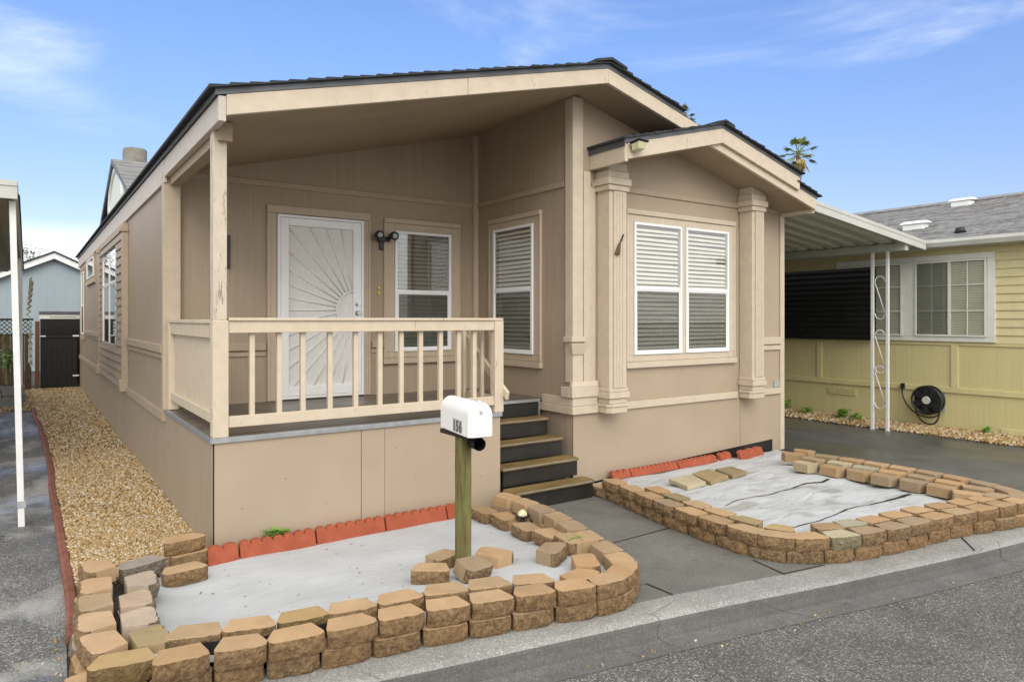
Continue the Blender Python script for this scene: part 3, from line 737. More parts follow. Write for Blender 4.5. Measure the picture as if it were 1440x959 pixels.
# ------------------------------------------------------------------ terracotta edging
def scallop(name, x0, y0, x1, y1, z, h, label, group, nsc=None, lean=.05):
    L = math.hypot(x1 - x0, y1 - y0) - .008; nsc = nsc or max(2, round(L / .09)); pts = [(0, 0), (L, 0)]
    for k in range(nsc - 1, -1, -1):
        for q in range(9):
            a = math.pi * q / 8; r_ = L / nsc / 2
            pts.append((L * (k + .5) / nsc + math.cos(a) * r_ * .96, h - .03 + math.sin(a) * .03))
    ang = math.atan2(y1 - y0, x1 - x0); c, s_ = math.cos(ang), math.sin(ang)
    def P(u, z_, d): d += lean * z_ / h; return (x0 + c * u - s_ * d, y0 + s_ * u + c * d, z + z_)
    b = MB(); b.prism([P(u, q, 0) for u, q in pts], [P(u, q, .05) for u, q in pts])
    return tag(b.build(name, 'terracotta', None, .006, 2, 40), label, 'edging brick', group)
GT = 'terracotta edging bricks at the foot of the home'
for (a, b, lab) in (((1.11, 5.52), (1.338, 5.53), 'short terracotta edging brick at the left corner of the porch skirt'), ((1.342, 5.53), (1.94, 5.535), 'long terracotta edging brick with the green weed growing behind it'),
                    ((1.945, 5.54), (2.555, 5.54), 'long terracotta edging brick in the middle of the porch skirt'), ((2.56, 5.54), (3.16, 5.53), 'long terracotta edging brick left of the mailbox post'),
                    ((3.17, 5.53), (3.40, 5.56), 'small broken terracotta brick behind the mailbox post')):
    scallop('edging_brick', *a, *b, -.012, .15, lab, GT)
for (x0, y0, x1, y1, z, h, ns, lab) in ((5.42, 5.74, 5.70, 5.735, .04, .085, 3, 'first terracotta brick beside the steps end of the right bed'), (5.71, 5.735, 6.50, 5.74, .035, .085, 11, 'long scalloped terracotta brick behind the stone slabs in the right bed'),
                                        (6.51, 5.735, 7.24, 5.745, .03, .09, 8, 'bright orange terracotta brick in the middle of the right bed'), (7.28, 5.72, 7.54, 5.745, .02, .11, 2, 'small leaning terracotta brick near the right end of the right bed'),
                                        (7.58, 5.64, 8.15, 5.70, .015, .125, 3, 'rightmost terracotta brick slipped forward beside the driveway corner')):
    scallop('edging_brick', x0, y0, x1, y1, z, h, lab, GT, ns)
# stone slabs
for (q, tone, lab) in (([(5.71, 5.196), (6.093, 5.211), (5.931, 4.872), (5.606, 4.841)], 'sage', 'grey-green stone slab lying leftmost of three on the rumpled fabric'), ([(6.146, 5.248), (6.502, 5.306), (6.412, 4.952), (5.995, 4.86)], 'olive', 'brown stone slab in the middle of three on the rumpled fabric'),
                       ([(6.565, 5.262), (6.839, 5.232), (6.762, 4.969), (6.44, 4.92)], 'olive', 'dark brown stone slab rightmost of three on the rumpled fabric')):
    b = MB(); z = max(hR(*p) for p in q); b.polyZ(q, z, z + .045)
    tag(b.build('stone_slab', BM[tone][0], None, .006, 2), lab, 'stone slab', 'stone slabs in the right bed')

# ------------------------------------------------------------------ the brown home
H = thing('mobile_home', 'brown manufactured home with beige trim, gabled porch and bay window', 'house', (5, 5.9, 0))
XL, XR, YF, YB, YE, XS = 1.17, 8.84, 5.9, 7.92, 22.0, 4.95
DX, DY, DZ = 3.83, 5.68, .93
RX, RZ, EZ = 4.99, 4.476, 3.50
SL = (RZ - EZ) / (RX - 1.19)
def rz(x): return RZ - SL * abs(x - RX)
def ceil_z(x): return rz(x) - .15
# walls
def part(b, name, mat, parent=None, **k): return b.build(name, mat, parent or H, **k)
b = MB(); b.box(XL, XL + .1, YB, YE, .8, 3.45); wl = part(b, 'wall', 'wall')
b = MB(); b.polyY([(XL + .101, DZ - .05), (XS - .001, DZ - .05), (XS - .001, ceil_z(XS)), (XL + .101, ceil_z(XL + .101))], YB, YB + .1); part(b, 'wall', 'wall')
b = MB(); b.box(XS, XS + .1, YF + .1, YB + .1, 0, ceil_z(XS) + .02); part(b, 'wall', 'wall')
b = MB(); b.polyY([(XS, .14), (5.3, .14), (XR, .30), (XR, ceil_z(XR)), (RX, ceil_z(RX)), (XS, ceil_z(XS))], YF, YF + .1); part(b, 'wall', 'panel')
b = MB(); b.polyY([(XS, -.02), (XR - .22, -.02), (XR - .22, .17), (5.496, .032), (XS, .02)], YF + .012, YF + .04); part(b, 'base_sheet', 'black')
b = MB(); b.polyY([(XS, -.02), (5.496, .03), (XR - .24, .168), (XR - .24, -.02), (XR, -.02), (XR, .31), (XS, .15)], YF - .001, YF + .011)
b = MB(); b.polyY([(XS, .0), (5.40, .026), (5.496, .032), (6.74, .105), (XR - .24, .168), (XR - .24, -.02), (XR, -.02), (XR, .8), (XS, .8)], YF - .006, YF + .006); part(b, 'skirt', 'panel')
b = MB(); b.box(XR - .1, XR, YF + .1, YE, 0, 3.45); part(b, 'wall', 'wall')
b = MB(); b.polyY([(XL, 0), (XR, 0), (XR, 3.3), (RX, 4.3), (XL, 3.3)], YE, YE + .1); part(b, 'wall', 'wall')
# skirting
b = MB(); b.box(XL - .005, XL + .05, DY + .02, YB - .0, -.02, .894); b.box(XL - .004, XL + .05, YB + .001, YE, -.02, .8)
part(b, 'skirt', 'skirt')
b = MB()
for x0, x1 in ((XL + .012, 2.3745), (2.3805, 2.595), (2.599, DX)): b.box(x0, x1, DY, DY + .018, -.02, .895)
part(b, 'skirt', 'panel')
b = MB(); b.box(XL + .002, DX - .03, DY + .019, DY + .03, -.02, .89); part(b, 'dark_gap_sheet', 'black')  # black sheet added behind the panels so seams and corner gap look shaded
b = MB(); b.box(DX - .02, DX, DY + .02, 6.42, 0, .9); part(b, 'skirt', 'panel')
# side wall belt, rails and boards on the left wall
b = MB()
b.box(XL - .03, XL, DY + 2.2, 11.06, .80, .90); b.box(XL - .03, XL, 15.06, YE, .80, .90)
b.box(XL - .045, XL, 7.93, 11.0, 1.50, 1.585); b.box(XL - .025, XL, 7.93, 11.0, 1.44, 1.49)
b.box(XL - .045, XL, 15.1, 19.7, 1.50, 1.585); b.box(XL - .025, XL, 15.1, 19.7, 1.44, 1.49)
each(b, 'wall_trim', 'bandtrim', H, bevel=.004)
b = MB(); b.box(XL - .035, XL + .13, YB - .10, YB + .0, .93, 3.36); b.box(XL - .012, XL + .0, YB + .001, YB + .12, .81, 3.27); part(b, 'corner_post', 'wtrim', bevel=.004)
# lap-sided surround of the side window
b = MB(); nb = 20
for k in range(nb):
    z0 = .86 + k * (3.24 - .86) / nb; z1 = z0 + (3.24 - .86) / nb
    for y0, y1 in ((11.2, 12.2), (14.75, 15.0)) if 1.36 < z0 < 3.0 else ((11.2, 15.0),):
        b.prism([(XL, y0, z0), (XL - .065, y0, z0), (XL - .045, y0, z1), (XL, y0, z1)], [(XL, y1, z0), (XL - .065, y1, z0), (XL - .045, y1, z1), (XL, y1, z1)])
part(b, 'lap_siding', 'lap')
for y in (11.08, 15.0):
    b = MB(); b.box(XL - .08, XL, y, y + .14, .95, 3.2); b.box(XL - .11, XL, y - .02, y + .16, .84, 1.0); b.box(XL - .11, XL, y - .02, y + .16, 3.08, 3.15)
    part(b, 'pilaster', 'bandtrim', bevel=.005)

# roof
ROOF = []
def slope(y0, y1, x0, x1, dz0, dz1, b, mi=0):   # slab following the roof pitch between offsets
    b.polyY([(x0, rz(x0) + dz0), (x1, rz(x1) + dz0), (x1, rz(x1) + dz1), (x0, rz(x0) + dz1)], y0, y1, mi)
XE0, XE1 = 1.12, 8.84
b = MB()
for x0, x1, y0_ in ((XE0, RX, 5.365), (RX, 6.2, 5.365), (6.2, 8.36, 5.45), (8.36, XE1, 5.365)): slope(y0_, YE + .3, x0, x1, .0, .046, b)
roof = part(b, 'roof', 'drip')
b = MB(); N = 27
for sgn in (-1, 1):
    for k in range(N):
        a = RX + sgn * (RX - XE0 + .03) * k / N; c = RX + sgn * (RX - XE0 + .03) * (k + 1.12) / N
        a, c = (a, c) if a < c else (c, a)
        lo, hi_ = (.048, .056), (.062, .078)
        za = rz(a); zc = rz(c); j = random.uniform(0, .022)
        if sgn < 0: q = [(a, za + .048), (c, zc + .047), (c, zc + .056), (a, za + .072)]
        else: q = [(a, za + .047), (c, zc + .048), (c, zc + .072), (a, za + .056)]
        b.polyY(q, 5.335 - j if not 6.05 < a < 8.3 else 5.45, YE + .32)
b.polyY([(RX - .22, rz(RX - .22) + .07), (RX, RZ + .072), (RX + .22, rz(RX + .22) + .07), (RX + .22, rz(RX + .22) + .095), (RX, RZ + .10), (RX - .22, rz(RX - .22) + .095)], 5.31, YE + .3)
part(b, 'shingles', 'shingle', roof)
# fascia boards (front gable in two boards per side, side eave)
b = MB()
def fboard(x0, x1, y0, y1): b.polyY([(x0, rz(x0) - .155), (x1, rz(x1) - .155), (x1, rz(x1) - .002), (x0, rz(x0) - .002)], y0, y1)
fboard(1.20, 3.27, 5.37, 5.41); fboard(3.274, RX - .001, 5.37, 5.41); fboard(RX + .001, XE1 - .02, 5.37, 5.41)
part(b, 'fascia', 'fascia', roof, bevel=.003)
b = MB(); b.box(1.145, 1.198, 5.372, 7.80, 3.30, 3.485); b.box(1.14, 1.17, 7.804, YE + .2, 3.24, 3.478)
part(b, 'fascia', 'fascia_side', roof, bevel=.003)
b = MB(); b.box(XE1 - .045, XE1 - .005, 5.41, YE + .2, 3.30, 3.485); part(b, 'fascia', 'fascia', roof)
# porch ceiling / soffit
b = MB()
slope(5.412, YB, 1.20, XS + .0, -.15, -.13, b); part(b, 'porch_ceiling', 'ceiling', roof)
b = MB(); slope(5.412, YF, XS, RX, -.15, -.13, b); slope(5.412, YF, RX, XE1 - .05, -.15, -.13, b); part(b, 'soffit', 'ceiling', roof)
b = MB(); b.box(1.20, 1.30, 5.62, 7.80, 3.22, 3.36); part(b, 'porch_beam', 'soffit', roof)
# bay gable roof
BX, BZ, BY = 6.80, 4.125, 5.33
BL, BRR = 5.19, 8.375
def bz(x): return BZ - .2535 * abs(x - BX)
b = MB()
for x0, x1 in ((BL, BX), (BX, BRR)):
    b.polyY([(x0, bz(x0)), (x1, bz(x1)), (x1, bz(x1) + .046), (x0, bz(x0) + .046)], BY - .005, 8.2 if x0 >= BX else 7.8)
bay = part(b, 'bay_roof', 'drip')
b = MB(); N = 11
for sgn, wd in ((-1, BX - BL + .02), (1, BRR - BX + .03)):
    for k in range(N):
        a = BX + sgn * wd * k / N; c = BX + sgn * wd * (k + 1.12) / N
        if sgn < 0: q = [(c, bz(c) + .048), (a, bz(a) + .047), (a, bz(a) + .056), (c, bz(c) + .072)]
        else: q = [(a, bz(a) + .047), (c, bz(c) + .048), (c, bz(c) + .072), (a, bz(a) + .056)]
        b.polyY(q, BY - .035 - random.uniform(0, .02), 8.2)
b.polyY([(BX - .16, bz(BX - .16) + .07), (BX, BZ + .072), (BX + .16, bz(BX + .16) + .07), (BX + .16, bz(BX + .16) + .09), (BX, BZ + .095), (BX - .16, bz(BX - .16) + .09)], BY - .05, 8.0)
part(b, 'shingles', 'shingle', bay)
b = MB()
def bboard(x0, x1): b.polyY([(x0, bz(x0) - .175), (x1, bz(x1) - .175), (x1, bz(x1) - .002), (x0, bz(x0) - .002)], BY, BY + .036)
bboard(BL + .05, BX - .001); bboard(BX + .001, BRR)
b.box(BL, BL + .045, BY + .002, YF - .002, 3.525, bz(BL) - .003)
b.box(BRR - .04, BRR, BY + .042, YF, 3.545, bz(BRR) - .01)
part(b, 'fascia', 'fascia', bay, bevel=.003)
b = MB(); b.box(BL - .012, BL - .001, BY - .004, YF - .002, bz(BL) - .03, bz(BL) + .06); part(b, 'drip_edge', 'drip', bay)
b = MB()
for x0, x1 in ((BL + .047, BX), (BX, BRR - .042)): b.polyY([(x0, bz(x0) - .17), (x1, bz(x1) - .17), (x1, bz(x1) - .15), (x0, bz(x0) - .15)], BY + .042, YF - .001)
part(b, 'soffit', 'soffit', bay)
# corner flood lamp on the bay fascia
b = MB(); b.tube([(5.30, 5.33, 3.70), (5.30, 5.30, 3.70)], .03, 10); b.prism([(5.235, 5.31, 3.705), (5.395, 5.31, 3.70), (5.385, 5.18, 3.72), (5.245, 5.18, 3.725)], [(5.225, 5.31, 3.725), (5.405, 5.31, 3.72), (5.395, 5.165, 3.735), (5.235, 5.165, 3.74)])
lamp = part(b, 'corner_light', 'black', bevel=.004)
b = MB(); b.prism([(5.26, 5.30, 3.63), (5.37, 5.30, 3.63), (5.36, 5.21, 3.645), (5.27, 5.21, 3.645)], [(5.24, 5.30, 3.704), (5.39, 5.30, 3.70), (5.38, 5.185, 3.719), (5.25, 5.185, 3.722)]); part(b, 'lens', 'lampglass', lamp, bevel=.008)

# trims on porch walls
b = MB()
y0 = YB - .022
for x0, x1 in ((XL + .14, 2.18), (3.44, 3.59)):
    b.box(x0, x1, y0 - .014, YB, 1.505, 1.585); b.box(x0, x1, y0 + .004, YB, 1.44, 1.49)
b.box(XL + .14, XS, y0 + .006, YB, 3.33, 3.395)
b.box(XS - .022, XS, YF + .14, YB - .06, 3.335, 3.40)
b.box(XS + .27, XR - .06, YF - .02, YF - .001, 3.335, 3.40)
each(b, 'wall_trim', 'bandtrim', H, bevel=.003)
b = MB(); b.box(XS - .07, XS - .001, YB - .07, YB - .001, DZ, ceil_z(XS - .07)); part(b, 'corner_post', 'wtrim', bevel=.004)
# front wall trims right of the second column
b = MB(); b.box(8.16, 8.76, YF - .038, YF - .001, 1.50, 1.60); b.box(8.16, 8.76, YF - .026, YF - .001, 1.42, 1.485)
b.box(5.62, 7.80, YF - .036, YF - .007, .80, .885); b.box(8.16, 8.76, YF - .036, YF - .007, .80, .885)
b.box(XR - .075, XR + .012, YF - .022, YF - .001, .0, 3.32); b.box(XR + .0005, XR + .02, YF - .0215, YF + .1, .0, 3.31)
each(b, 'wall_trim', 'trim', H, bevel=.004)
b = MB(); b.box(7.872, 7.876, YF - .0075, YF - .0055, .12, .795)
for x, z in ((5.6, .35), (6.9, .52), (6.2, .62), (8.2, .40), (7.3, .25)): b.box(x, x + .008, YF - .0075, YF - .0055, z, z + .008)
for x, z in ((1.38, .36), (1.72, .55), (2.06, .30), (2.9, .42), (3.3, .6), (2.7, .7), (3.6, .33)): b.box(x, x + .008, DY - .0012, DY + .001, z, z + .008)
part(b, 'panel_seam', 'corner_dark')
b = MB(); b.box(8.62, 8.75, YF - .016, YF - .001, .895, .985); part(b, 'vent_plate', 'grey_plastic')
# corner pilaster at the porch corner
b = MB(); e = .002
b.box(XS - .03, XS + .12, YF - .035, YF - e, 1.15, ceil_z(XS) - .01); b.box(XS + .135, XS + .235, YF - .03, YF - e, 1.15, 3.50)
b.box(XS - .03, XS - e, YF - .001, YF + .10, 1.15, ceil_z(XS) - .02)
b.box(XS + .237, XS + .32, YF - .012, YF - e, .97, 3.34)
# corbel
b.box(XS - .075, XS + .135, YF - .075, YF - .036, 1.60, 1.66); b.box(XS - .075, XS - .031, YF - .036, YF + .08, 1.60, 1.66)
b.prism([(XS - .045, YF - .05, 1.46), (XS + .115, YF - .05, 1.46), (XS + .115, YF - .03, 1.46), (XS - .045, YF - .03, 1.46)], [(XS - .085, YF - .085, 1.585), (XS + .15, YF - .085, 1.585), (XS + .15, YF - .03, 1.585), (XS - .085, YF - .03, 1.585)])
# base block and belts
b.box(XS - .06, XS + .33, YF - .06, YF - e, .985, 1.10); b.box(XS - .06, XS - e, YF - .001, YF + .14, .985, 1.10)
b.prism([(XS - .06, YF - .06, 1.10), (XS + .33, YF - .06, 1.10), (XS + .33, YF - e, 1.10), (XS - .06, YF - e, 1.10)], [(XS - .045, YF - .045, 1.16), (XS + .33, YF - .045, 1.16), (XS + .33, YF - e, 1.16), (XS - .045, YF - e, 1.16)])
b.box(XS - .035, XS + .33, YF - .04, YF - e, .888, .983); b.box(XS - .035, XS - e, YF - .001, YF + .52, .888, .983)
b.box(XS - .05, XS + .33, YF - .055, YF - .007, .80, .886); b.box(XS - .05, XS - e, YF - .006, YF + .55, .80, .886)
part(b, 'corner_pilaster', 'trim', bevel=.004)

# columns
def column(x0, x1):
    yf = 5.69; b = MB(); b.box(x0 + .015, x1 - .015, yf, YF - .008, 1.06, 3.32); col_ = part(b, 'column', 'trim', bevel=.003)
    b = MB(); b.box(x0 + .07, x1 - .02, yf - .02, yf - .001, 1.08, 3.28)
    for k in range(3): b.box(x0 + .105 + k * .045, x0 + .125 + k * .045, yf - .026, yf - .0205, 1.1, 3.26)
    part(b, 'fluted_face', 'trim', col_, bevel=.003)
    b = MB()
    for z0, z1, o_ in ((3.285, 3.345, .018), (3.347, 3.425, .035), (3.427, 3.505, .015), (3.507, 3.60, .0)): b.box(x0 - o_, x1 + o_, yf - .012 - o_, YF - .006, z0, z1)
    part(b, 'capital', 'trim', col_, bevel=.005)
    b = MB()
    for z0, z1, o_ in ((.80, .868, -.005), (.87, .905, .006), (.907, .965, -.008), (.967, 1.035, .016), (1.037, 1.075, .004)):
        b.polyZ([(x0 - o_, YF - .0075), (x0 - o_, yf + .03 - o_), (x0 + .04, yf - .022 - o_), (x1 + o_, yf - .022 - o_), (x1 + o_, YF - .0075)] if z0 < .9 else [(x0 - o_, YF - .0075), (x0 - o_, yf - .022 - o_), (x1 + o_, yf - .022 - o_), (x1 + o_, YF - .0075)], z0, z1)
    part(b, 'column_base', 'trim', col_, bevel=.005)
column(5.285, 5.565); column(7.84, 8.105)

# ------------------------------------------------------------------ windows
def TF(y): return lambda u, d, z: (u, y - d, z)          # wall facing -Y
def TS(x): return lambda u, d, z: (x - d, u, z)          # wall facing -X
def tb(b, T, u0, u1, d0, d1, z0, z1, mi=0):
    p, q = T(u0, d0, z0), T(u1, d1, z1); b.box(p[0], q[0], p[1], q[1], p[2], q[2], mi)
def frame(b, T, u0, u1, z0, z1, w, d0, d1):
    tb(b, T, u0, u1, d0, d1, z0, z0 + w); tb(b, T, u0, u1, d0, d1, z1 - w, z1)
    tb(b, T, u0, u0 + w, d0, d1, z0 + w, z1 - w); tb(b, T, u1 - w, u1, d0, d1, z0 + w, z1 - w)
def window(P, T, lites, z0, z1, mid, trim=None, tmat='wtrim', slats=True, slat='slat', pitch=.052, screen=True, fm='white', vertical_mid=None, label=None, grid=None):
    """a sash window: frame mesh, with trim, blind, glass and screen as sub-parts"""
    b = MB()
    for u0, u1 in lites:
        frame(b, T, u0, u1, z0, z1, .032, .002, .042)
        if mid: tb(b, T, u0 + .032, u1 - .032, .014, .040, mid - .018, mid + .018); frame(b, T, u0 + .032, u1 - .032, z0 + .032, mid - .018, .02, .016, .034)
        if vertical_mid: tb(b, T, vertical_mid - .02, vertical_mid + .02, .012, .040, z0 + .032, z1 - .032)
        for k in (grid or ()):
            if k[0] == 'v': tb(b, T, k[1] - .008, k[1] + .008, .026, .036, z0 + .032, z1 - .032)
            else: tb(b, T, u0 + .032, u1 - .032, .0265, .0355, k[1] - .008, k[1] + .008)
    w = b.build('window', fm, P, bevel=.002)
    if label: w['label'] = label
    if trim:
        b = MB(); t0, t1, s0, s1 = trim; ua, ub = lites[0][0], lites[-1][1]
        tb(b, T, t0, ua - .003, .001, .026, z0 - .003, s1 - .06); tb(b, T, ub + .003, t1, .001, .026, z0 - .003, s1 - .06)
        tb(b, T, ua - .003, ub + .003, .001, .026, z1 + .003, s1 - .06); tb(b, T, ua - .003, ub + .003, .001, .024, s0 + .075, z0 - .003)
        tb(b, T, t0, ua - .003, .001, .024, s0 + .075, z0 - .004); tb(b, T, ub + .003, t1, .001, .024, s0 + .075, z0 - .004)
        tb(b, T, t0 - .0, t1 + .0, .001, .045, s1 - .058, s1); tb(b, T, t0 - .012, t1 + .012, .001, .052, s0, s0 + .072)
        tb(b, T, t0, t0 + .03, .0265, .036, s0 + .075, s1 - .06); tb(b, T, t1 - .03, t1, .0265, .036, s0 + .075, s1 - .06)
        for (a, c) in zip(lites, lites[1:]): tb(b, T, a[1] + .003, c[0] - .003, .001, .03, z0 - .003, z1 + .002)
        b.build('window_trim', tmat, w, bevel=.003)
    bb, bs, bg, bi = MB(), MB(), MB(), MB()
    for u0, u1 in lites:
        tb(bb, T, u0 + .03, u1 - .03, .0021, .0045, z0 + .03, z1 - .03)
        tb(bg, T, u0 + .03, u1 - .03, .0275, .0305, z0 + .03, z1 - .03)
        if screen and mid: tb(bi, T, u0 + .05, u1 - .05, .0308, .0316, z0 + .05, mid - .02)
        if slats:
            n_ = int((z1 - z0 - .08) / pitch)
            for k in range(n_):
                zc = z0 + .05 + (k + .5) * pitch; tw = random.gauss(0, .0045); zc += random.gauss(0, .0015)
                a0, a1 = T(u0 + .038, .006, zc + .016), T(u1 - .055, .006, zc + .016 + tw * .6)
                c0, c1 = T(u0 + .038, .024, zc - .016), T(u1 - .055, .024, zc - .016 + tw)
                up = (0, 0, .003)
                bs.hexa([a0, a1, c1, c0, *[tuple(p[i] + up[i] for i in range(3)) for p in (a0, a1, c1, c0)]])
    bb.build('dark_room', 'dark_room', w)
    if slats: bs.build('blind', slat, w)
    bg.build('glass', 'glass', w)
    if screen and mid: bi.build('insect_screen', 'insect', w)
    return w
window(H, TF(YF), [(5.86, 6.69), (6.765, 7.60)], 1.43, 3.0, 2.222, (5.74, 7.745, 1.275, 3.145), 'trim', label='wide double front window with cream blinds between the columns')
window(H, TF(YB), [(3.745, 4.545)], 1.45, 2.95, 2.20, (3.60, 4.685, 1.30, 3.10), slat='slat_dark', label='porch window beside the door with dim half open blinds')
window(H, TS(XS), [(6.60, 7.45)], 1.43, 2.99, 2.222, (6.455, 7.565, 1.275, 3.13), label='tall window in the porch side wall above the steps')
window(H, TS(XL - .0), [(12.35, 14.63)], 1.40, 3.03, 2.45, (12.22, 14.74, 1.27, 3.12), 'bandtrim', slats=False, screen=False, vertical_mid=13.49, label='white window in the lap sided bay of the long side wall')
window(H, TS(XL), [(16.95, 18.85)], 2.76, 3.18, None, (16.78, 19.0, 2.62, 3.24), 'wtrim', slats=False, screen=False, label='small high window in the long side wall')
window(H, TS(XL), [(19.95, 20.9)], 1.47, 3.03, 2.2, (19.8, 21.05, 1.35, 3.12), 'bandtrim', slats=False, label='far narrow window near the gate')

# ------------------------------------------------------------------ front door
T = TF(YB)
b = MB(); tb(b, T, 2.195, 2.298, .001, .03, DZ + .005, 3.04); tb(b, T, 3.327, 3.42, .001, .03, DZ + .005, 3.04); tb(b, T, 2.195, 3.42, .001, .034, 3.043, 3.13)
tb(b, T, 2.195, 2.225, .0305, .04, DZ + .005, 3.04); tb(b, T, 3.39, 3.42, .0305, .04, DZ + .005, 3.04)
fr = part(b, 'door_trim', 'wtrim', bevel=.003)
b = MB(); D0, D1, Z0, Z1 = 2.302, 3.324, .945, 3.032
frame(b, T, D0, D1, Z0, Z1, .03, .002, .062)
tb(b, T, D0 + .032, D0 + .125, .012, .055, Z0 + .032, Z1 - .032); tb(b, T, D1 - .13, D1 - .032, .012, .055, Z0 + .032, Z1 - .032)
tb(b, T, D0 + .126, D1 - .131, .012, .054, Z1 - .12, Z1 - .033); tb(b, T, D0 + .126, D1 - .131, .012, .054, Z0 + .033, Z0 + .14)
door = part(b, 'door', 'white', bevel=.004); door['label'] = 'white sunburst security door'
b = MB(); tb(b, T, D0 + .12, D1 - .125, .020, .024, Z0 + .13, Z1 - .11); part(b, 'door_screen', 'doormesh', door)
# sunburst bars
CXD, CZD = 3.235, 1.955; x0, x1, zz0, zz1 = D0 + .126, D1 - .131, Z0 + .14, Z1 - .12
b = MB()
arc = [T(CXD + .24 * math.cos(a), .036, CZD + .235 * math.sin(a)) for a in [R(100 + 160 * k / 18) for k in range(19)]]
arc = [p for p in arc if p[0] < x1 + .005]; b.tube(arc, .010, 6)
for k in range(17):
    a = R(101 + k * 158 / 16); dx, dz = math.cos(a), math.sin(a)
    t1 = min(((x0 - CXD) / dx) if dx < 0 else 9, ((zz1 - CZD) / dz) if dz > 0 else ((zz0 - CZD) / dz if dz < 0 else 9))
    p, q = T(CXD + .24 * dx, .032, CZD + .235 * dz), T(CXD + t1 * dx, .032, CZD + t1 * dz)
    if p[0] > x1: 
        continue
    b.tube([p, q], .0085, 6)
part(b, 'sunburst_bars', 'white', door)
for z, nm in ((2.03, 'deadbolt'), (1.925, 'door_knob')):
    b = MB(); c = T(3.245, .055, z); b.tube([c, T(3.245, .066, z)], .034, 14); b.tube([T(3.245, .066, z), T(3.245, .085, z), T(3.245, .10, z)], [.017, .028, .02] if nm == 'door_knob' else [.02, .02, .017], 12)
    part(b, nm, 'chrome', door)
# brass hooks, plaque, flood light
b = MB()
for z in (2.235, 2.172): b.tube([(3.536, YB - .001, z), (3.536, YB - .02, z)], .016, 8)
part(b, 'brass_hook', 'brass')
b = MB(); b.box(1.70, 1.80, YB - .03, YB - .001, 2.40, 2.76); part(b, 'wall_plaque', 'black', bevel=.004)
b = MB(); b.box(3.54, 3.62, YB - .03, YB - .001, 2.70, 2.84); b.box(3.50, 3.66, YB - .07, YB - .031, 2.80, 2.86); fl = part(b, 'flood_light', 'black', bevel=.008, seg=2)
for xx in (3.485, 3.68):
    b = MB(); b.tube([(xx, YB - .06, 2.87), (xx, YB - .12, 2.875), (xx, YB - .17, 2.865)], [.035, .048, .054], 14); b.tube([(xx, YB - .1705, 2.865), (xx, YB - .176, 2.8645)], .030, 14, 1)
    b.build('lamp_head', ['black', 'grey_plastic'], fl)

# ------------------------------------------------------------------ porch deck, post and railing
b = MB(); nb_ = 15
for k in range(nb_):
    w = (YB - DY - .002) / nb_; ya = DY + .002 + k * w; yb_ = ya + w - .005
    b.box(XL + .004, DX if ya < 6.40 else XS - .002, ya, yb_, DZ - .03, DZ)
deck = part(b, 'deck', 'deck')
b = MB(); b.box(XL - .012, DX + .014, DY - .022, DY - .001, DZ - .035, DZ + .004); b.box(XL - .012, DX + .012, DY - .0205, DY + .03, DZ + .0005, DZ + .0045)
b.box(XL - .022, XL + .003, DY - .02, YB - .1, DZ - .035, DZ + .0035); b.box(DX + .0005, DX + .012, DY + .001, 6.40, DZ - .035, DZ + .003)
b.box(DX + .013, 4.86, 6.39, 6.412, DZ - .03, DZ + .004); b.box(4.845, 4.862, 6.385, 6.41, .74, DZ + .004)
part(b, 'metal_edge', 'galv', deck, bevel=.002)
b = MB(); b.box(1.172, 1.275, 5.675, 5.79, DZ + .005, 1.845); b.box(1.165, 1.282, 5.665, 5.674, DZ + .006, 1.84)
post = part(b, 'porch_post', 'rail', bevel=.004)
b = MB(); b.box(1.172, 1.272, 5.675, 5.79, 1.845, 3.31); part(b, 'upper_post', 'post', post, bevel=.004)
b = MB(); b.box(1.283, 3.765, 5.683, 5.72, 1.742, 1.837); b.box(1.283, 3.765, 5.683, 5.72, 1.006, 1.094); b.box(1.283, 3.86, 5.665, 5.80, 1.838, 1.862)
rail = part(b, 'railing', 'rail', bevel=.005, seg=2)
b = MB(); b.box(3.765, 3.868, 5.673, 5.76, DZ + .005, 1.837); b.box(1.172, 1.262, 7.721, 7.815, DZ + .005, 1.813); b.box(3.78, 3.85, 6.361, 6.43, DZ + .005, 1.85); each(b, 'railing_post', 'rail', rail, bevel=.005, seg=2)
b = MB(); b.box(1.175, 1.272, 5.792, 7.81, 1.815, 1.848); b.box(1.188, 1.225, 5.792, 7.72, 1.70, 1.813); b.box(1.188, 1.225, 5.792, 7.72, 1.03, 1.115); b.box(3.80, 3.835, 5.762, 6.36, 1.742, 1.837); b.box(3.80, 3.835, 5.762, 6.36, 1.006, 1.094); each(b, 'side_rail', 'rail', rail, bevel=.005, seg=2)
b = MB(); b.prism([(3.855, 6.47, 1.66), (3.89, 6.47, 1.66), (3.89, 5.62, 1.055), (3.855, 5.62, 1.055)], [(3.855, 6.45, 1.74), (3.89, 6.45, 1.74), (3.89, 5.60, 1.135), (3.855, 5.60, 1.135)]); part(b, 'handrail', 'rail', rail, bevel=.005, seg=2)
bal = None
for i, x in enumerate((1.474, 1.687, 1.886, 2.118, 2.347, 2.577, 2.786, 2.977, 3.186, 3.387, 3.563)):
    if bal is None:
        b = MB(); b.box(-.021, .021, 5.721, 5.762, 1.03, 1.80); bal = part(b, 'baluster', 'rail', rail, bevel=.003); o = bal
    else: o = bal.copy(); COL.objects.link(o)
    o.location.x = x; o.rotation_euler.y = random.uniform(-.004, .004)
for y in (5.92, 6.12, 6.27):
    b = MB(); b.box(3.763, 3.799, y, y + .04, 1.02, 1.80); part(b, 'baluster', 'rail', rail, bevel=.003)
b = MB()
for k in range(10):
    ya = 5.80 + k * .192; b.box(1.2255, 1.242, ya, ya + .1905, 1.05, 1.76)
part(b, 'side_boards', 'rail', rail, bevel=.002)

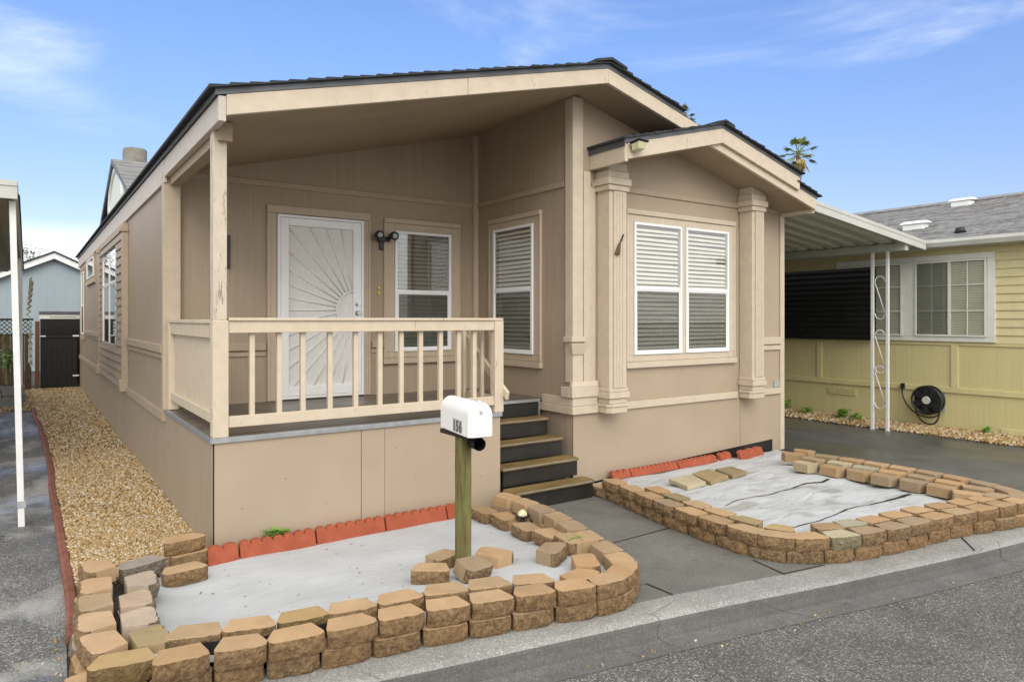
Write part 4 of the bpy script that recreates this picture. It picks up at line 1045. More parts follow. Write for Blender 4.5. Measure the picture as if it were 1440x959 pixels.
# ------------------------------------------------------------------ stairs
ST = thing('staircase', 'five black porch steps with worn brown wooden treads and rounded corners', 'steps', (4.35, 5.9, 0))
for k, (zt, yf) in enumerate(((.744, 6.16), (.558, 5.90), (.372, 5.645), (.186, 5.395))):
    x0, x1 = 3.845, 4.85; back = (6.385, 6.135, 5.875, 5.62)[k]
    if k == 3: x0 = 3.82
    b = MB(); b.polyZ([(x0, yf + .0), (x1 - .06, yf - .0), (x1 - .015, yf + .02), (x1, yf + .07), (x1, back), (x0, back)], zt - .028, zt); tr = b.build('tread', 'tread', ST, bevel=.008, seg=2)
    b = MB(); b.box(x0 + .002, x1 - .07, yf - .006, yf + .0, zt - .012, zt - .002); b.build('nosing', 'lattice', tr)
    b = MB(); b.box(x0 + .02, x1 - .03, yf + .03, back - .003, max(zt - .186, 0) + .001, zt - .029); b.build('riser', 'riser', ST)
b = MB(); b.box(3.86, 4.843, 6.413, 6.45, .745, .895); b.build('riser', 'riser', ST)

# ------------------------------------------------------------------ dormer and flue on the left roof slope
b = MB(); nb = 7
yc, hw, zb, zp, xd = 12.7, 2.1, 3.57, 4.36, 1.2
def dz_(y): return zp - (zp - zb) * abs(y - yc) / hw
b.polyX([(yc - hw, zb), (yc + hw, zb), (yc, zp)], xd, 4.3); dorm = part(b, 'dormer', 'lap')
b = MB()
for k in range(9):
    z0 = zb + .02 + k * .085; w = hw * (zp - .02 - z0) / (zp - zb) - .1
    if w > .1: b.prism([(xd, yc - w, z0), (xd - .022, yc - w, z0), (xd - .008, yc - w, z0 + .083), (xd, yc - w, z0 + .083)], [(xd, yc + w, z0), (xd - .022, yc + w, z0), (xd - .008, yc + w, z0 + .083), (xd, yc + w, z0 + .083)])
part(b, 'lap_siding', 'lap', dorm)
b = MB()
for sgn in (-1, 1):
    for k in range(9):
        t0, t1 = k / 9, (k + 1.15) / 9
        ya, yb_ = yc + sgn * (hw + .1) * t0, yc + sgn * (hw + .1) * t1; za, zb_ = zp + .03 - (zp - zb) * t0 * 1.05, zp + .03 - (zp - zb) * t1 * 1.05
        b.polyX([(ya, za), (yb_, zb_), (yb_, zb_ + .03), (ya, za + .012)], xd - .10, 4.6)
part(b, 'shingles', 'shingle_grey', dorm)  # lighter grey than the main roof: bright sky reflection put into the colour
b = MB()
for sgn in (-1, 1):
    b.polyX([(yc, zp + .03), (yc + sgn * (hw + .1), zb), (yc + sgn * (hw + .1), zb - .07), (yc, zp - .04)], xd - .098, xd - .06)
part(b, 'rake_edge', 'drip', dorm)
b = MB(); arcs = [(yc - 1.0 * math.cos(R(180 * k / 20)), zb + .06 + .60 * math.sin(R(180 * k / 20))) for k in range(21)]
b.tube([(xd - .03, y, z) for y, z in arcs], .045, 6); b.box(xd - .05, xd - .01, yc - 1.05, yc + 1.05, zb + .0, zb + .06); arch = part(b, 'arch_frame', 'white', dorm)
b = MB(); b.polyX(arcs, xd - .035, xd - .025); part(b, 'arch_panel', 'ywhite', dorm)
b = MB(); b.tube([(1.5, 13.3, 4.2), (1.5, 13.3, 4.47)], .15, 18); b.tube([(1.5, 13.3, 4.46), (1.5, 13.3, 4.49), (1.5, 13.3, 4.50), (1.5, 13.3, 4.70), (1.5, 13.3, 4.73)], [.19, .195, .185, .185, .17], 20)
part(b, 'flue_cap', simple('weathered_flue_metal', (.19, .185, .15), .6, .35, 9, .2, 40, 0))

# ------------------------------------------------------------------ mailbox
MBX = thing('mailbox', 'white arched mailbox numbered 156 on a mossy wooden post', 'mailbox', (2.56, 4.27, .03))
b = MB(); b.box(2.515, 2.605, 4.225, 4.315, -.05, 1.03); b.build('post', 'mailpost', MBX, bevel=.008, seg=2)
b = MB(); b.box(2.50, 2.66, 4.12, 4.50, 1.015, 1.045); b.build('mount_board', 'darkwood', MBX)
def mb_profile(w, h, n_=14): 
    r_ = w / 2; return [(-r_, 0)] + [(-r_ * math.cos(math.pi * k / n_), h - r_ + r_ * math.sin(math.pi * k / n_)) for k in range(n_ + 1)] + [(r_, 0)]
ax = Vector((.085, .55)).normalized(); px_ = Vector((ax.y, -ax.x)); org = Vector((2.535, 4.01))
def mp(u, v, z): q = org + px_ * u + ax * v; return (q.x, q.y, 1.045 + z)
pr = mb_profile(.175, .235)
b = MB(); b.prism([mp(u, .012, z) for u, z in pr], [mp(u, .53, z) for u, z in pr]); b.build('box', 'white', MBX, bevel=.004)
pr2 = mb_profile(.183, .240)
b = MB(); b.prism([mp(u, -.012, z) for u, z in pr2], [mp(u, .011, z) for u, z in pr2]); d_ = b.build('door', 'white', MBX, bevel=.006, seg=2)
b = MB(); b.prism([mp(u, -.018, z) for u, z in mb_profile(.14, .20)], [mp(u, -.0125, z) for u, z in mb_profile(.14, .20)]); b.build('door_panel', 'white', d_, bevel=.004)
b = MB(); b.tube([mp(0, -.03, .215), mp(0, -.034, .185), mp(0, -.022, .165)], .009, 8); b.tube([mp(0, -.02, .235), mp(0, .02, .245)], .011, 8); b.build('handle', 'whitemetal', MBX)
b = MB(); b.tube([mp(.045, .10, -.07), mp(.045, .44, -.07)], .046, 16, cap=False); b.tube([mp(.045, .102, -.07), mp(.045, .44, -.07)], .040, 16, cap=False); b.tube([mp(.045, .40, -.07), mp(.045, .405, -.07)], .042, 16); b.build('newspaper_tube', 'black', MBX)
for k, ch in enumerate('156'):
    v = .275 - k * .058
    b = MB(); b.hexa([mp(-.0885, v, .012), mp(-.0885, v - .052, .012), mp(-.0877, v - .052, .012), mp(-.0877, v, .012), mp(-.0885, v, .102), mp(-.0885, v - .052, .102), mp(-.0877, v - .052, .102), mp(-.0877, v, .102)])
    tile = b.build('number_tile', 'grey_plastic', MBX)
    cu = bpy.data.curves.new('digit', 'FONT'); cu.body = ch; cu.size = .105; cu.extrude = .0006; cu.align_x = 'CENTER'; cu.offset = .0012; cu.materials.append(M['black'])
    tmp = bpy.data.objects.new('digit', cu); me_ = bpy.data.meshes.new_from_object(tmp); bpy.data.objects.remove(tmp)
    t_ = bpy.data.objects.new('digit', me_); link(t_, tile)
    p = mp(-.0893, v - .026, .020); t_.location = p
    t_.rotation_euler = (R(90), 0, math.atan2(ax.y, ax.x) + math.pi)

# ------------------------------------------------------------------ small things near the home
LT = thing('garden_light', 'small clear solar garden light with a black rim among the tan blocks', 'garden light', (3.56, 4.93, .105))
b = MB(); b.tube([(3.56, 4.93, .03), (3.56, 4.93, .125)], [.012, .02], 8); b.tube([(3.56, 4.93, .125), (3.56, 4.93, .137)], .062, 18); b.build('rim', 'black', LT)
b = MB(); b.tube([(3.56, 4.93, .1375), (3.56, 4.93, .155), (3.56, 4.93, .172), (3.56, 4.93, .184)], [.046, .042, .028, .010], 7, smooth=False); b.build('dome', 'lampglass', LT)
BRM = thing('hand_broom', 'tiny dark hand broom hanging on the left front column', 'broom', (5.43, 5.67, 2.6))
b = MB(); b.tube([(5.485, 5.655, 2.80), (5.43, 5.655, 2.70)], .008, 6); b.build('handle', 'darkwood', BRM)
b = MB(); b.prism([(5.435, 5.64, 2.715), (5.41, 5.64, 2.70), (5.41, 5.662, 2.70), (5.435, 5.662, 2.715)], [(5.415, 5.635, 2.565), (5.345, 5.635, 2.575), (5.345, 5.662, 2.575), (5.415, 5.662, 2.565)]); b.build('bristles', 'redwood', BRM, bevel=.004)
def weed(name, x, y, z, n_, s_, label, mat='leaf', grp=None):
    b = MB()
    for k in range(n_):
        a = random.uniform(0, 6.28); r_ = random.uniform(.2, 1) * s_; c = Vector((x + math.cos(a) * r_ * 1.3, y + math.sin(a) * r_ * .4, z + random.uniform(.1, .9) * s_)); L = random.uniform(.35, .6) * s_
        d = Vector((math.cos(a), math.sin(a), random.uniform(-.1, .8))).normalized(); sd = d.cross(Vector((0, 0, 1))).normalized() * L * .45
        b.add([c - d * L * .5, c + sd - d * L * .05, c + d * L * .6, c - sd - d * L * .05], [(0, 1, 2, 3)])
        b.tube([(x + (c.x - x) * .2, y, z), tuple(c)], .0012, 4, 0, False)
    return tag(b.build(name, mat), label, 'weed', grp)
weed('weed', 1.64, 5.63, .10, 70, .085, 'green weed sprouting over the terracotta edging below the porch')
for i, (x, y, s_, lab) in enumerate(((12.45, 8.35, .22, 'tall weed in the gravel by the corner of the brown home'), (12.4, 7.75, .16, 'low weed in the gravel left of the yellow wall vent'), (12.35, 7.0, .2, 'weed in the gravel under the yellow wall vent'), (12.3, 6.7, .15, 'small weed in the gravel left of the white posts'), (12.55, 4.75, .12, 'tiny weed at the foot of the yellow wall right of the hose reel'))):
    weed('weed', x, y, .02, 40, s_, lab, 'leaf', 'weeds by the yellow home')
weed('weed', 3.40, 4.02, .17, 14, .05, 'thin yellow-green weed between the tan blocks beside the walkway')

# ------------------------------------------------------------------ yellow home on the right
Yh = thing('mobile_home', 'yellow manufactured home with cream window frames and grey shingle roof', 'house', (15, 8, 0))
XW = 12.75
b = MB(); b.box(XW, 21, 2.2, 18, -.02, 1.45); b.build('skirt', 'ypaint', Yh)
b = MB(); b.box(XW + .03, 21, 2.2, 18, 1.45, 3.06); b.build('wall', 'ylap', Yh)
b = MB(); nb = 12
for k in range(nb):
    h_ = 1.60 / nb; z0 = 1.46 + k * h_
    b.prism([(XW + .03, 2.18, z0), (XW - .022, 2.18, z0), (XW - .002, 2.18, z0 + h_), (XW + .03, 2.18, z0 + h_)], [(XW + .03, 18, z0), (XW - .022, 18, z0), (XW - .002, 18, z0 + h_), (XW + .03, 18, z0 + h_)])
b.build('lap_siding', 'ylap', Yh)
b = MB(); b.box(XW - .03, XW - .001, 2.2, 18, .615, .705); b.box(XW - .02, XW - .001, 2.2, 18, 1.41, 1.455)
for y in (3.9, 5.27, 7.69, 9.9, 12): b.box(XW - .022, XW - .001, y - .055, y + .055, .707, 1.408)
b.box(XW - .02, XW - .001, 3.4, 4.6, .02, .11); each(b, 'wall_trim', 'ytrim', Yh, bevel=.004)
b = MB()
for k in range(3): 
    for j in range(4): b.box(XW - .018, XW - .001, 6.96 + k * .185, 6.96 + k * .185 + .17, .42 + j * .032, .445 + j * .032)
b.build('wall_vent', 'ytrim', Yh)
# window group
Ty = TS(XW - .028)
b = MB()
for u0, u1, z0, z1 in ((4.665, 7.32, 2.845, 2.935), (4.665, 7.32, 1.475, 1.555), (4.665, 4.775, 1.557, 2.843), (5.89, 6.09, 1.557, 2.843), (7.2, 7.32, 1.557, 2.843)): tb(b, Ty, u0, u1, -.02, .022, z0, z1)
b.build('window_surround', 'ywhite', Yh, bevel=.004)
for u0, u1, vm, gv in ((4.78, 5.885, 5.335, (5.06, 5.61)), (6.095, 7.195, 6.65, (6.37, 6.92))):
    w = window(Yh, Ty, [(u0, u1)], 1.56, 2.84, None, None, slats=False, screen=False, fm='ywhite', vertical_mid=vm, grid=[('v', gv[0]), ('v', gv[1]), ('h', 1.99), ('h', 2.42)], label='wide sliding window with white grid' if u0 < 5 else 'sliding window half hidden by the black shade')
    b = MB(); n_ = 30
    for k in range(n_):
        z = 1.6 + k * 1.2 / n_; b.box(XW - .028 - .012, XW - .028 - .008, u0 + .04, u1 - .04, z, z + .036)
    b.build('blind', simple('sage_blind', (.60, .62, .50), .5, .06, 5, 0) if u0 < 5 else bpy.data.materials['sage_blind'], w)
    if u0 < 5:
        b = MB(); tb(b, Ty, 5.36, 5.85, .0362, .037, 1.6, 2.8); b.build('insect_screen', 'insect', w)
# roof
yslope = .29
def yz(x): return 3.17 + yslope * (x - 12.6)
b = MB(); b.polyY([(12.5, 3.10), (17, yz(17) - .06), (21.4, 3.10), (21.4, 3.05), (12.5, 3.05)], 1.9, 18.3); rf = b.build('roof', 'ywhite', Yh)
b = MB(); N = 34
for k in range(N):
    xa = 12.52 + (17 - 12.52) * k / N; xb = 12.52 + (17 - 12.52) * (k + 1.1) / N
    y_ = 1.85; 
    while y_ < 18.3:
        L = random.uniform(.25, .42); t_ = random.choice((.012, .017, .026)); y2 = min(y_ + L, 18.35)
        b.polyY([(xa, yz(xa) - .02), (xb, yz(xb) - .02), (xb, yz(xb) + .004), (xa, yz(xa) + t_)], y_, y2 - .004); y_ = y2
b.polyY([(17, yz(17) - .03), (21.5, 3.12), (21.5, 3.16), (17, yz(17) + .02)], 1.85, 18.35)
b.polyY([(16.8, yz(16.8) + .02), (17, yz(17) + .03), (17.2, yz(16.8) + .02), (17.2, yz(16.8) + .045), (17, yz(17) + .06), (16.8, yz(16.8) + .045)], 1.85, 18.35)
b.build('shingles', 'shingle_grey', rf)
b = MB(); b.prism([(12.40, 1.85, 3.05), (12.52, 1.85, 3.05), (12.52, 1.85, 3.17), (12.38, 1.85, 3.17), (12.37, 1.85, 3.12)], [(12.40, 18.3, 3.05), (12.52, 18.3, 3.05), (12.52, 18.3, 3.17), (12.38, 18.3, 3.17), (12.37, 18.3, 3.12)]); b.build('gutter', 'alum', rf)
for x, y in ((14.0, 6.48), (16.45, 6.65)):
    b = MB(); z = yz(x) + .02
    b.box(x - .12, x + .12, y - .19, y + .19, z - .05, z + .07)
    b.prism([(x - .16, y - .25, z + .07), (x + .16, y - .25, z + .10), (x + .16, y + .25, z + .10), (x - .16, y + .25, z + .07)], [(x - .10, y - .18, z + .13), (x + .10, y - .18, z + .155), (x + .10, y + .18, z + .155), (x - .10, y + .18, z + .13)])
    b.build('roof_vent', 'white', rf, bevel=.02, seg=2)
b = MB(); b.tube([(13.15, 5.35, yz(13.15)), (13.15, 5.35, yz(13.15) + .10)], [.10, .06], 10); b.build('roof_vent', 'black', rf)
# black shade screen
b = MB(); ys = np.linspace(6.52, 8.9, 3)
N = 26; pts = []
for k in range(N + 1):
    z = 1.47 + (2.80 - 1.47) * k / N; pts.append((12.60 + .010 * math.cos(k * math.pi), z))
fs = [(p[0], p[1]) for p in pts] + [(p[0] + .01, p[1]) for p in pts[::-1]]
b.polyY(fs, 6.52, 8.95)
tag(b.build('shade_screen', 'screen_cloth'), 'black ribbed shade screen covering the left window of the yellow home', 'screen')
# hose reel
HR = thing('hose_reel', 'round black hose reel with a looped hose on the yellow wall', 'hose reel', (XW - .03, 5.63, .47))
c = (XW - .03, 5.64, .47)
b = MB(); b.box(XW - .006, XW - .001, 5.42, 5.62, .28, .70); b.build('back_plate', 'grey_plastic', HR)
b = MB()
for rr, xx in ((.235, -.16), (.235, -.03)):
    ring = [(c[0] + xx, c[1] + rr * math.cos(R(12 * k)), c[2] + rr * math.sin(R(12 * k))) for k in range(31)]; b.tube(ring, .016, 6)
for k in range(6):
    a = R(60 * k + 15); a2 = a + .42
    b.prism([(c[0] - .165, c[1] + .09 * math.cos(a), c[2] + .09 * math.sin(a)), (c[0] - .165, c[1] + .23 * math.cos(a), c[2] + .23 * math.sin(a)), (c[0] - .165, c[1] + .23 * math.cos(a2 + .25), c[2] + .23 * math.sin(a2 + .25)), (c[0] - .165, c[1] + .09 * math.cos(a2), c[2] + .09 * math.sin(a2))],
            [(c[0] - .155, c[1] + .09 * math.cos(a), c[2] + .09 * math.sin(a)), (c[0] - .155, c[1] + .23 * math.cos(a), c[2] + .23 * math.sin(a)), (c[0] - .155, c[1] + .23 * math.cos(a2 + .25), c[2] + .23 * math.sin(a2 + .25)), (c[0] - .155, c[1] + .09 * math.cos(a2), c[2] + .09 * math.sin(a2))])
b.tube([(c[0] - .155, c[1], c[2]), (c[0] + .02, c[1], c[2])], .11, 18); b.build('reel', 'black', HR)
b = MB(); b.tube([(c[0] - .156, c[1], c[2]), (c[0] - .175, c[1], c[2])], [.07, .06], 16); b.build('hub', 'alum', HR)
b = MB()
for q in range(4):
    rr = .135 + .022 * (q % 4); xx = -.13 + .03 * q
    b.tube([(c[0] + xx, c[1] + rr * math.cos(R(15 * k)), c[2] + rr * math.sin(R(15 * k))) for k in range(25)], .014, 6)
loop = [(c[0] - .1, c[1] + .19, c[2] - .05), (c[0] - .12, c[1] + .17, c[2] - .25), (c[0] - .12, c[1] + .06, c[2] - .38), (c[0] - .12, c[1] - .08, c[2] - .40), (c[0] - .12, c[1] - .17, c[2] - .30), (c[0] - .1, c[1] - .21, c[2] - .05)]
feed = [(XW - .04, 6.09, .66), (XW - .05, 6.10, .55), (XW - .06, 6.02, .36), (XW - .08, 5.85, .22), (XW - .09, 5.65, .17), (XW - .1, 5.5, .22), (XW - .1, 5.44, .36)]
def smooth(pts, m=6):
    out = []; P_ = [Vector(p) for p in pts]
    for i in range(len(P_) - 1):
        p0, p1, p2, p3 = P_[max(i - 1, 0)], P_[i], P_[i + 1], P_[min(i + 2, len(P_) - 1)]
        for k in range(m):
            t = k / m; out.append(.5 * ((2 * p1) + (p2 - p0) * t + (2 * p0 - 5 * p1 + 4 * p2 - p3) * t * t + (3 * p1 - p0 - 3 * p2 + p3) * t ** 3))
    return out + [P_[-1]]
b.tube(smooth(loop), .014, 6); b.tube(smooth(feed), .011, 6); b.box(XW - .07, XW - .031, 6.06, 6.12, .63, .72); b.build('hose', 'hose', HR)

# ------------------------------------------------------------------ patio awning between the two homes
AW = thing('carport_awning', 'white corrugated metal awning sloping from the brown home toward the yellow home', 'awning', (10.5, 8, 0))
ax0, ax1, ay0, ay1 = XR + .01, 12.25, 5.50, 17.0
def az(x): return 3.375 - (x - 8.85) / (12.25 - 8.85) * .375
b = MB(); prof = []; y_ = ay0 + .04
while y_ < ay1:
    prof += [(y_, .0), (y_ + .07, .0), (y_ + .10, .045), (y_ + .20, .045), (y_ + .23, .0)]; y_ += .30
lo = [(y, z) for y, z in prof]
for (xa, xb) in ((ax0, ax1),):
    vs = [(xa, y, az(xa) + .03 + z) for y, z in lo] + [(xb, y, az(xb) + .03 + z) for y, z in lo]; k = len(lo)
    b.add(vs, [(i, i + 1, k + i + 1, k + i) for i in range(k - 1)])
    vs2 = [(x, y, z + .006) for x, y, z in vs]; b.add(vs2, [(i, i + 1, k + i + 1, k + i) for i in range(k - 1)], 1)
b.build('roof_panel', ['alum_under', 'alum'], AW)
b = MB()
for z0, z1, d in ((0, .05, 0), (.052, .10, .006), (.102, .155, 0)):
    b.prism([(ax0, ay0 + d, az(ax0) + z0), (ax1, ay0 + d, az(ax1) + z0), (ax1, ay0 + d, az(ax1) + z1), (ax0, ay0 + d, az(ax0) + z1)], [(ax0, ay0 + .03, az(ax0) + z0), (ax1, ay0 + .03, az(ax1) + z0), (ax1, ay0 + .03, az(ax1) + z1), (ax0, ay0 + .03, az(ax0) + z1)])
b.build('fascia', 'alum', AW)
b = MB(); b.box(11.64, 11.76, ay0 + .05, ay1, az(11.7) - .09, az(11.7) + .025); b.build('beam', 'alum_under', AW)
b = MB(); b.box(ax1 - .005, ax1 + .02, ay0 + .03, ay1, az(ax1) - .0, az(ax1) + .14); b.build('gutter', 'alum', AW)
ztop = az(11.7) - .09
po = []
for y in (5.855, 6.105):
    b = MB(); b.box(11.68, 11.725, y - .02, y + .02, 0, ztop); b.box(11.675, 11.73, y - .03, y + .03, 0.0, .012); po.append(b.build('post', 'whitemetal', AW))
b = MB(); ym = 5.98
for z in (2.35, 1.45, .85):
    pts = []
    for k in range(9): a = R(180 - 22.5 * k); pts.append((11.70, ym + .085 * math.cos(a), z + .12 + .10 * math.sin(a)))
    pts2 = [(11.70, ym - .085, z - .34 - .06 * 0)] 
    for k in range(9): a = R(180 + 22.5 * k); pts2.append((11.70, ym + .085 * math.cos(a), z - .40 + .10 * math.sin(a)))
    b.tube(pts, .009, 6); b.tube(pts2, .009, 6); b.tube([pts[-1], pts2[1]], .009, 6)
b.build('scroll_brace', 'whitemetal', AW)

# ------------------------------------------------------------------ left carport
CP = thing('carport', 'white metal carport with slim posts over the wet left driveway', 'carport', (-1.6, 10, 0))
b = MB(); y_ = 7.55; prof = []
cx0, cx1 = -4.2, -.08
x_ = cx0
while x_ < cx1 - .1: prof += [(x_, 0), (x_ + .05, 0), (x_ + .07, .03), (x_ + .13, .03), (x_ + .15, 0)]; x_ += .2
k = len(prof); vs = [(x, 7.5, 2.93 + z) for x, z in prof] + [(x, 19.5, 2.93 + z) for x, z in prof]
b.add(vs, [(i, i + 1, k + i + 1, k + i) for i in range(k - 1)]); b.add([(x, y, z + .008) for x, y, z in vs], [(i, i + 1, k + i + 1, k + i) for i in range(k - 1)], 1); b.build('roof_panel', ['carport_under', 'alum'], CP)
b = MB()
for z0, z1, d in ((2.90, 2.955, 0), (2.957, 3.01, .008), (3.012, 3.06, 0)):
    b.box(cx0, -.07, 7.44 + d, 7.49, z0, z1); b.box(-.095 + d, -.065, 7.492, 19.5, z0, z1)
b.build('fascia', 'alum', CP)
for y, lean in ((7.6, .067), (14.55, .0), (18.5, 0)):
    b = MB(); x = -.02 if y < 8 else -.085
    b.prism([(x - .045, y - .03, 0), (x + .005, y - .03, 0), (x + .005, y + .03, 0), (x - .045, y + .03, 0)], [(x - .045 - lean, y - .03, 2.9), (x + .005 - lean, y - .03, 2.9), (x + .005 - lean, y + .03, 2.9), (x - .045 - lean, y + .03, 2.9)]); po = b.build('post', 'whitemetal', CP, bevel=.003)
    if y < 8: b = MB(); b.box(x - .05, x + .012, y - .036, y - .031, .17, .23); b.build('bolt_plate', 'grey_plastic', po)
for z0, z1, lab in ((1.86, 2.46, 'upper'), (1.15, 1.84, 'lower')):
    b = MB(); n_ = 28; pts = [(.01 + .026 * math.sin(k * 2 * math.pi / 4) + (.045 * k / n_ if z0 > 1.5 else .03), z0 + (z1 - z0) * k / n_) for k in range(n_ + 1)]
    b.polyY([(x, z) for x, z in pts] + [(x + .006, z) for x, z in pts[::-1]], 12.2, 14.3); b.build('corrugated_panel', 'corr', CP)

# ------------------------------------------------------------------ back fence, gate, blue house
def lattice(b, x0, x1, y, z0, z1, st=.09, r_=.010):
    L = z1 - z0; x = x0 - L
    while x < x1:
        for sg in (0, 1):
            a = [x, z0]; c = [x + L, z1]
            t0 = max(0, (x0 - x) / L); t1 = min(1, (x1 - x) / L)
            if t1 - t0 > .05:
                za, zc = (z0 + L * t0, z0 + L * t1); 
                if sg: za, zc = z1 - L * t0, z1 - L * t1
                xa, xc = x + L * t0, x + L * t1
                b.prism([(xa - r_, y + sg * .012, za), (xa + r_, y + sg * .012, za), (xc + r_, y + sg * .012, zc), (xc - r_, y + sg * .012, zc)], [(xa - r_, y + sg * .012 + .01, za), (xa + r_, y + sg * .012 + .01, za), (xc + r_, y + sg * .012 + .01, zc), (xc - r_, y + sg * .012 + .01, zc)])
        x += st
GT_ = thing('garden_gate', 'black wooden gate with lattice top at the end of the gravel strip', 'gate', (.7, 21.9, 0))
b = MB()
for k in range(7): b.box(.30 + k * .115, .30 + k * .115 + .11, 21.9, 21.925, .06, 1.40)
b.box(.29, 1.12, 21.88, 21.899, 1.36, 1.43); b.box(.29, 1.12, 21.88, 21.899, .06, .16); gb = b.build('board_panel', 'darkwood', GT_)
b = MB(); lattice(b, .30, 1.10, 21.9, 1.43, 1.80, .10, .011); b.box(.29, 1.12, 21.885, 21.93, 1.80, 1.85); b.build('lattice', 'darkwood', GT_)
b = MB()
for z in (1.41, .35): b.box(.22, .40, 21.872, 21.879, z - .015, z + .015) if z > 1 else None; b.box(1.0, 1.14, 21.872, 21.879, z - .02, z + .02)
b.build('hinge', 'whitemetal', GT_)
b = MB(); b.box(.17, .27, 21.85, 21.95, 0, 1.80); b.build('gate_post', 'redwood', GT_)
FN = thing('fence', 'dark board fence with weathered lattice top left of the gate', 'fence', (-2, 22, 0))
b = MB()
for k in range(32): b.box(-4.7 + k * .15, -4.7 + k * .15 + .145, 22, 22.02, 0, 1.45)
b.build('board_panel', simple('brown_fence_board', (.07, .045, .028), .8, .3, 5, .3, 40), FN)
b = MB(); lattice(b, -4.7, .1, 22.0, 1.47, 1.82, .11, .014); b.box(-4.7, .14, 21.99, 22.03, 1.82, 1.87); b.box(-4.7, .14, 21.98, 22.03, 1.44, 1.475); b.build('lattice', 'darkwood', FN)
SH = thing('storage_shed', 'low beige storage box with grey lid behind the gate', 'shed', (.75, 23, 0))
b = MB(); b.box(.30, 1.30, 22.4, 23.6, 0, 1.86); b.build('body', 'darkwood', SH); b = MB(); b.box(.28, 1.32, 22.38, 23.6, 1.861, 1.98); b.build('rim', 'ywhite', SH); b = MB(); b.box(.27, 1.34, 22.36, 23.64, 1.98, 2.06); b.build('lid', 'drip', SH)
b = MB(); b.box(.5, 1.1, 22.37, 22.379, 1.90, 1.93); b.build('handle', 'grey_plastic', SH)
BHs = thing('house', 'blue grey house with white gable trim beyond the gate', 'house', (.8, 30, 0))
b = MB(); b.polyY([(-3.2, 0), (5, 0), (5, 2.2), (.8, 4.12), (-3.2, 2.25)], 30, 40); b.build('wall', 'bluehouse', BHs)
b = MB()
for sg in (-1, 1): b.polyY([(.8, 4.02), (.8 + sg * 4.3, 4.02 - 2.04), (.8 + sg * 4.3, 4.22 - 2.04), (.8, 4.24)], 29.75, 29.80)
b.build('gable_trim', 'white', BHs)
b = MB()
for sg in (-1, 1): b.polyY([(.8, 4.24), (.8 + sg * 4.35, 4.19 - 2.04), (.8 + sg * 4.35, 4.25 - 2.04), (.8, 4.30)], 29.7, 40.3)
b.build('roof', 'shingle', BHs)
# cinder blocks and potted plant by the back fence
for i, (x, y, z) in enumerate(((-.33, 17.7, .03), (-.22, 18.3, .03), (-.24, 18.25, .225))):
    b = MB()
    for xx in (x - .2, x - .02, x + .16): b.box(xx, xx + .04, y + .031, y + .159, z, z + .19)
    b.box(x - .2, x + .2, y, y + .03, z, z + .19); b.box(x - .2, x + .2, y + .16, y + .19, z, z + .19)
    tag(b.build('cinder_block', 'cgrey'), ('grey cinder block lying nearest behind the carport post', 'grey cinder block under another by the potted plant', 'grey cinder block on top of another by the potted plant')[i], 'block', 'cinder blocks by the back fence')
PL = thing('potted_plant', 'spindly potted plant with a bare pale stem by the back fence', 'plant', (-.36, 19.6, .03))
b = MB(); b.tube([(-.36, 19.6, .03), (-.36, 19.6, .35)], [.12, .17], 14); b.build('pot', 'black', PL)
b = MB(); b.tube(smooth([(-.36, 19.6, .3), (-.37, 19.6, .7), (-.33, 19.6, 1.05), (-.42, 19.6, 1.35), (-.40, 19.6, 1.5)]), [.045] * 25, 8); b.build('stem', 'stem', PL)
b = MB()
for k in range(110):
    a = random.uniform(0, 6.28); r_ = random.uniform(.05, .38); c = Vector((-.36 + r_ * math.cos(a), 19.6 + r_ * math.sin(a), .95 + random.uniform(-.22, .2))); d = Vector((math.cos(a), math.sin(a), random.uniform(-.6, .4))).normalized(); sd = d.cross(Vector((0, 0, 1))) * .035
    b.add([c - d * .08, c + sd, c + d * .1, c - sd], [(0, 1, 2, 3)])
b.build('leaves', 'leaf', PL)

# ------------------------------------------------------------------ trees
TRE = thing('tree', 'dark leafy tree far behind the blue grey house', 'tree', (-.4, 46, 0))
b = MB(); b.tube([(-.6, 46, 0), (-.5, 46, 2.5), (-.6, 46, 4.5)], [.2, .15, .06], 8); b.build('trunk', 'bark', TRE)
b = MB()
for cl in range(26):
    a = random.uniform(0, 6.28); rr = random.uniform(.2, 1.5); cc = Vector((-.75 + rr * math.cos(a), 46 + rr * math.sin(a), 4.3 + random.uniform(-1.0, 1.45)))
    for k in range(150):
        c = cc + Vector((random.gauss(0, .26), random.gauss(0, .26), random.gauss(0, .2))); d = Vector((random.gauss(0, 1), random.gauss(0, 1), random.gauss(0, .6))).normalized(); sd = d.cross(Vector((.3, .2, 1))).normalized() * .03
        b.add([c - d * .08, c + sd, c + d * .08, c - sd], [(0, 1, 2, 3)])
b.build('crown', 'leaf_dark', TRE)
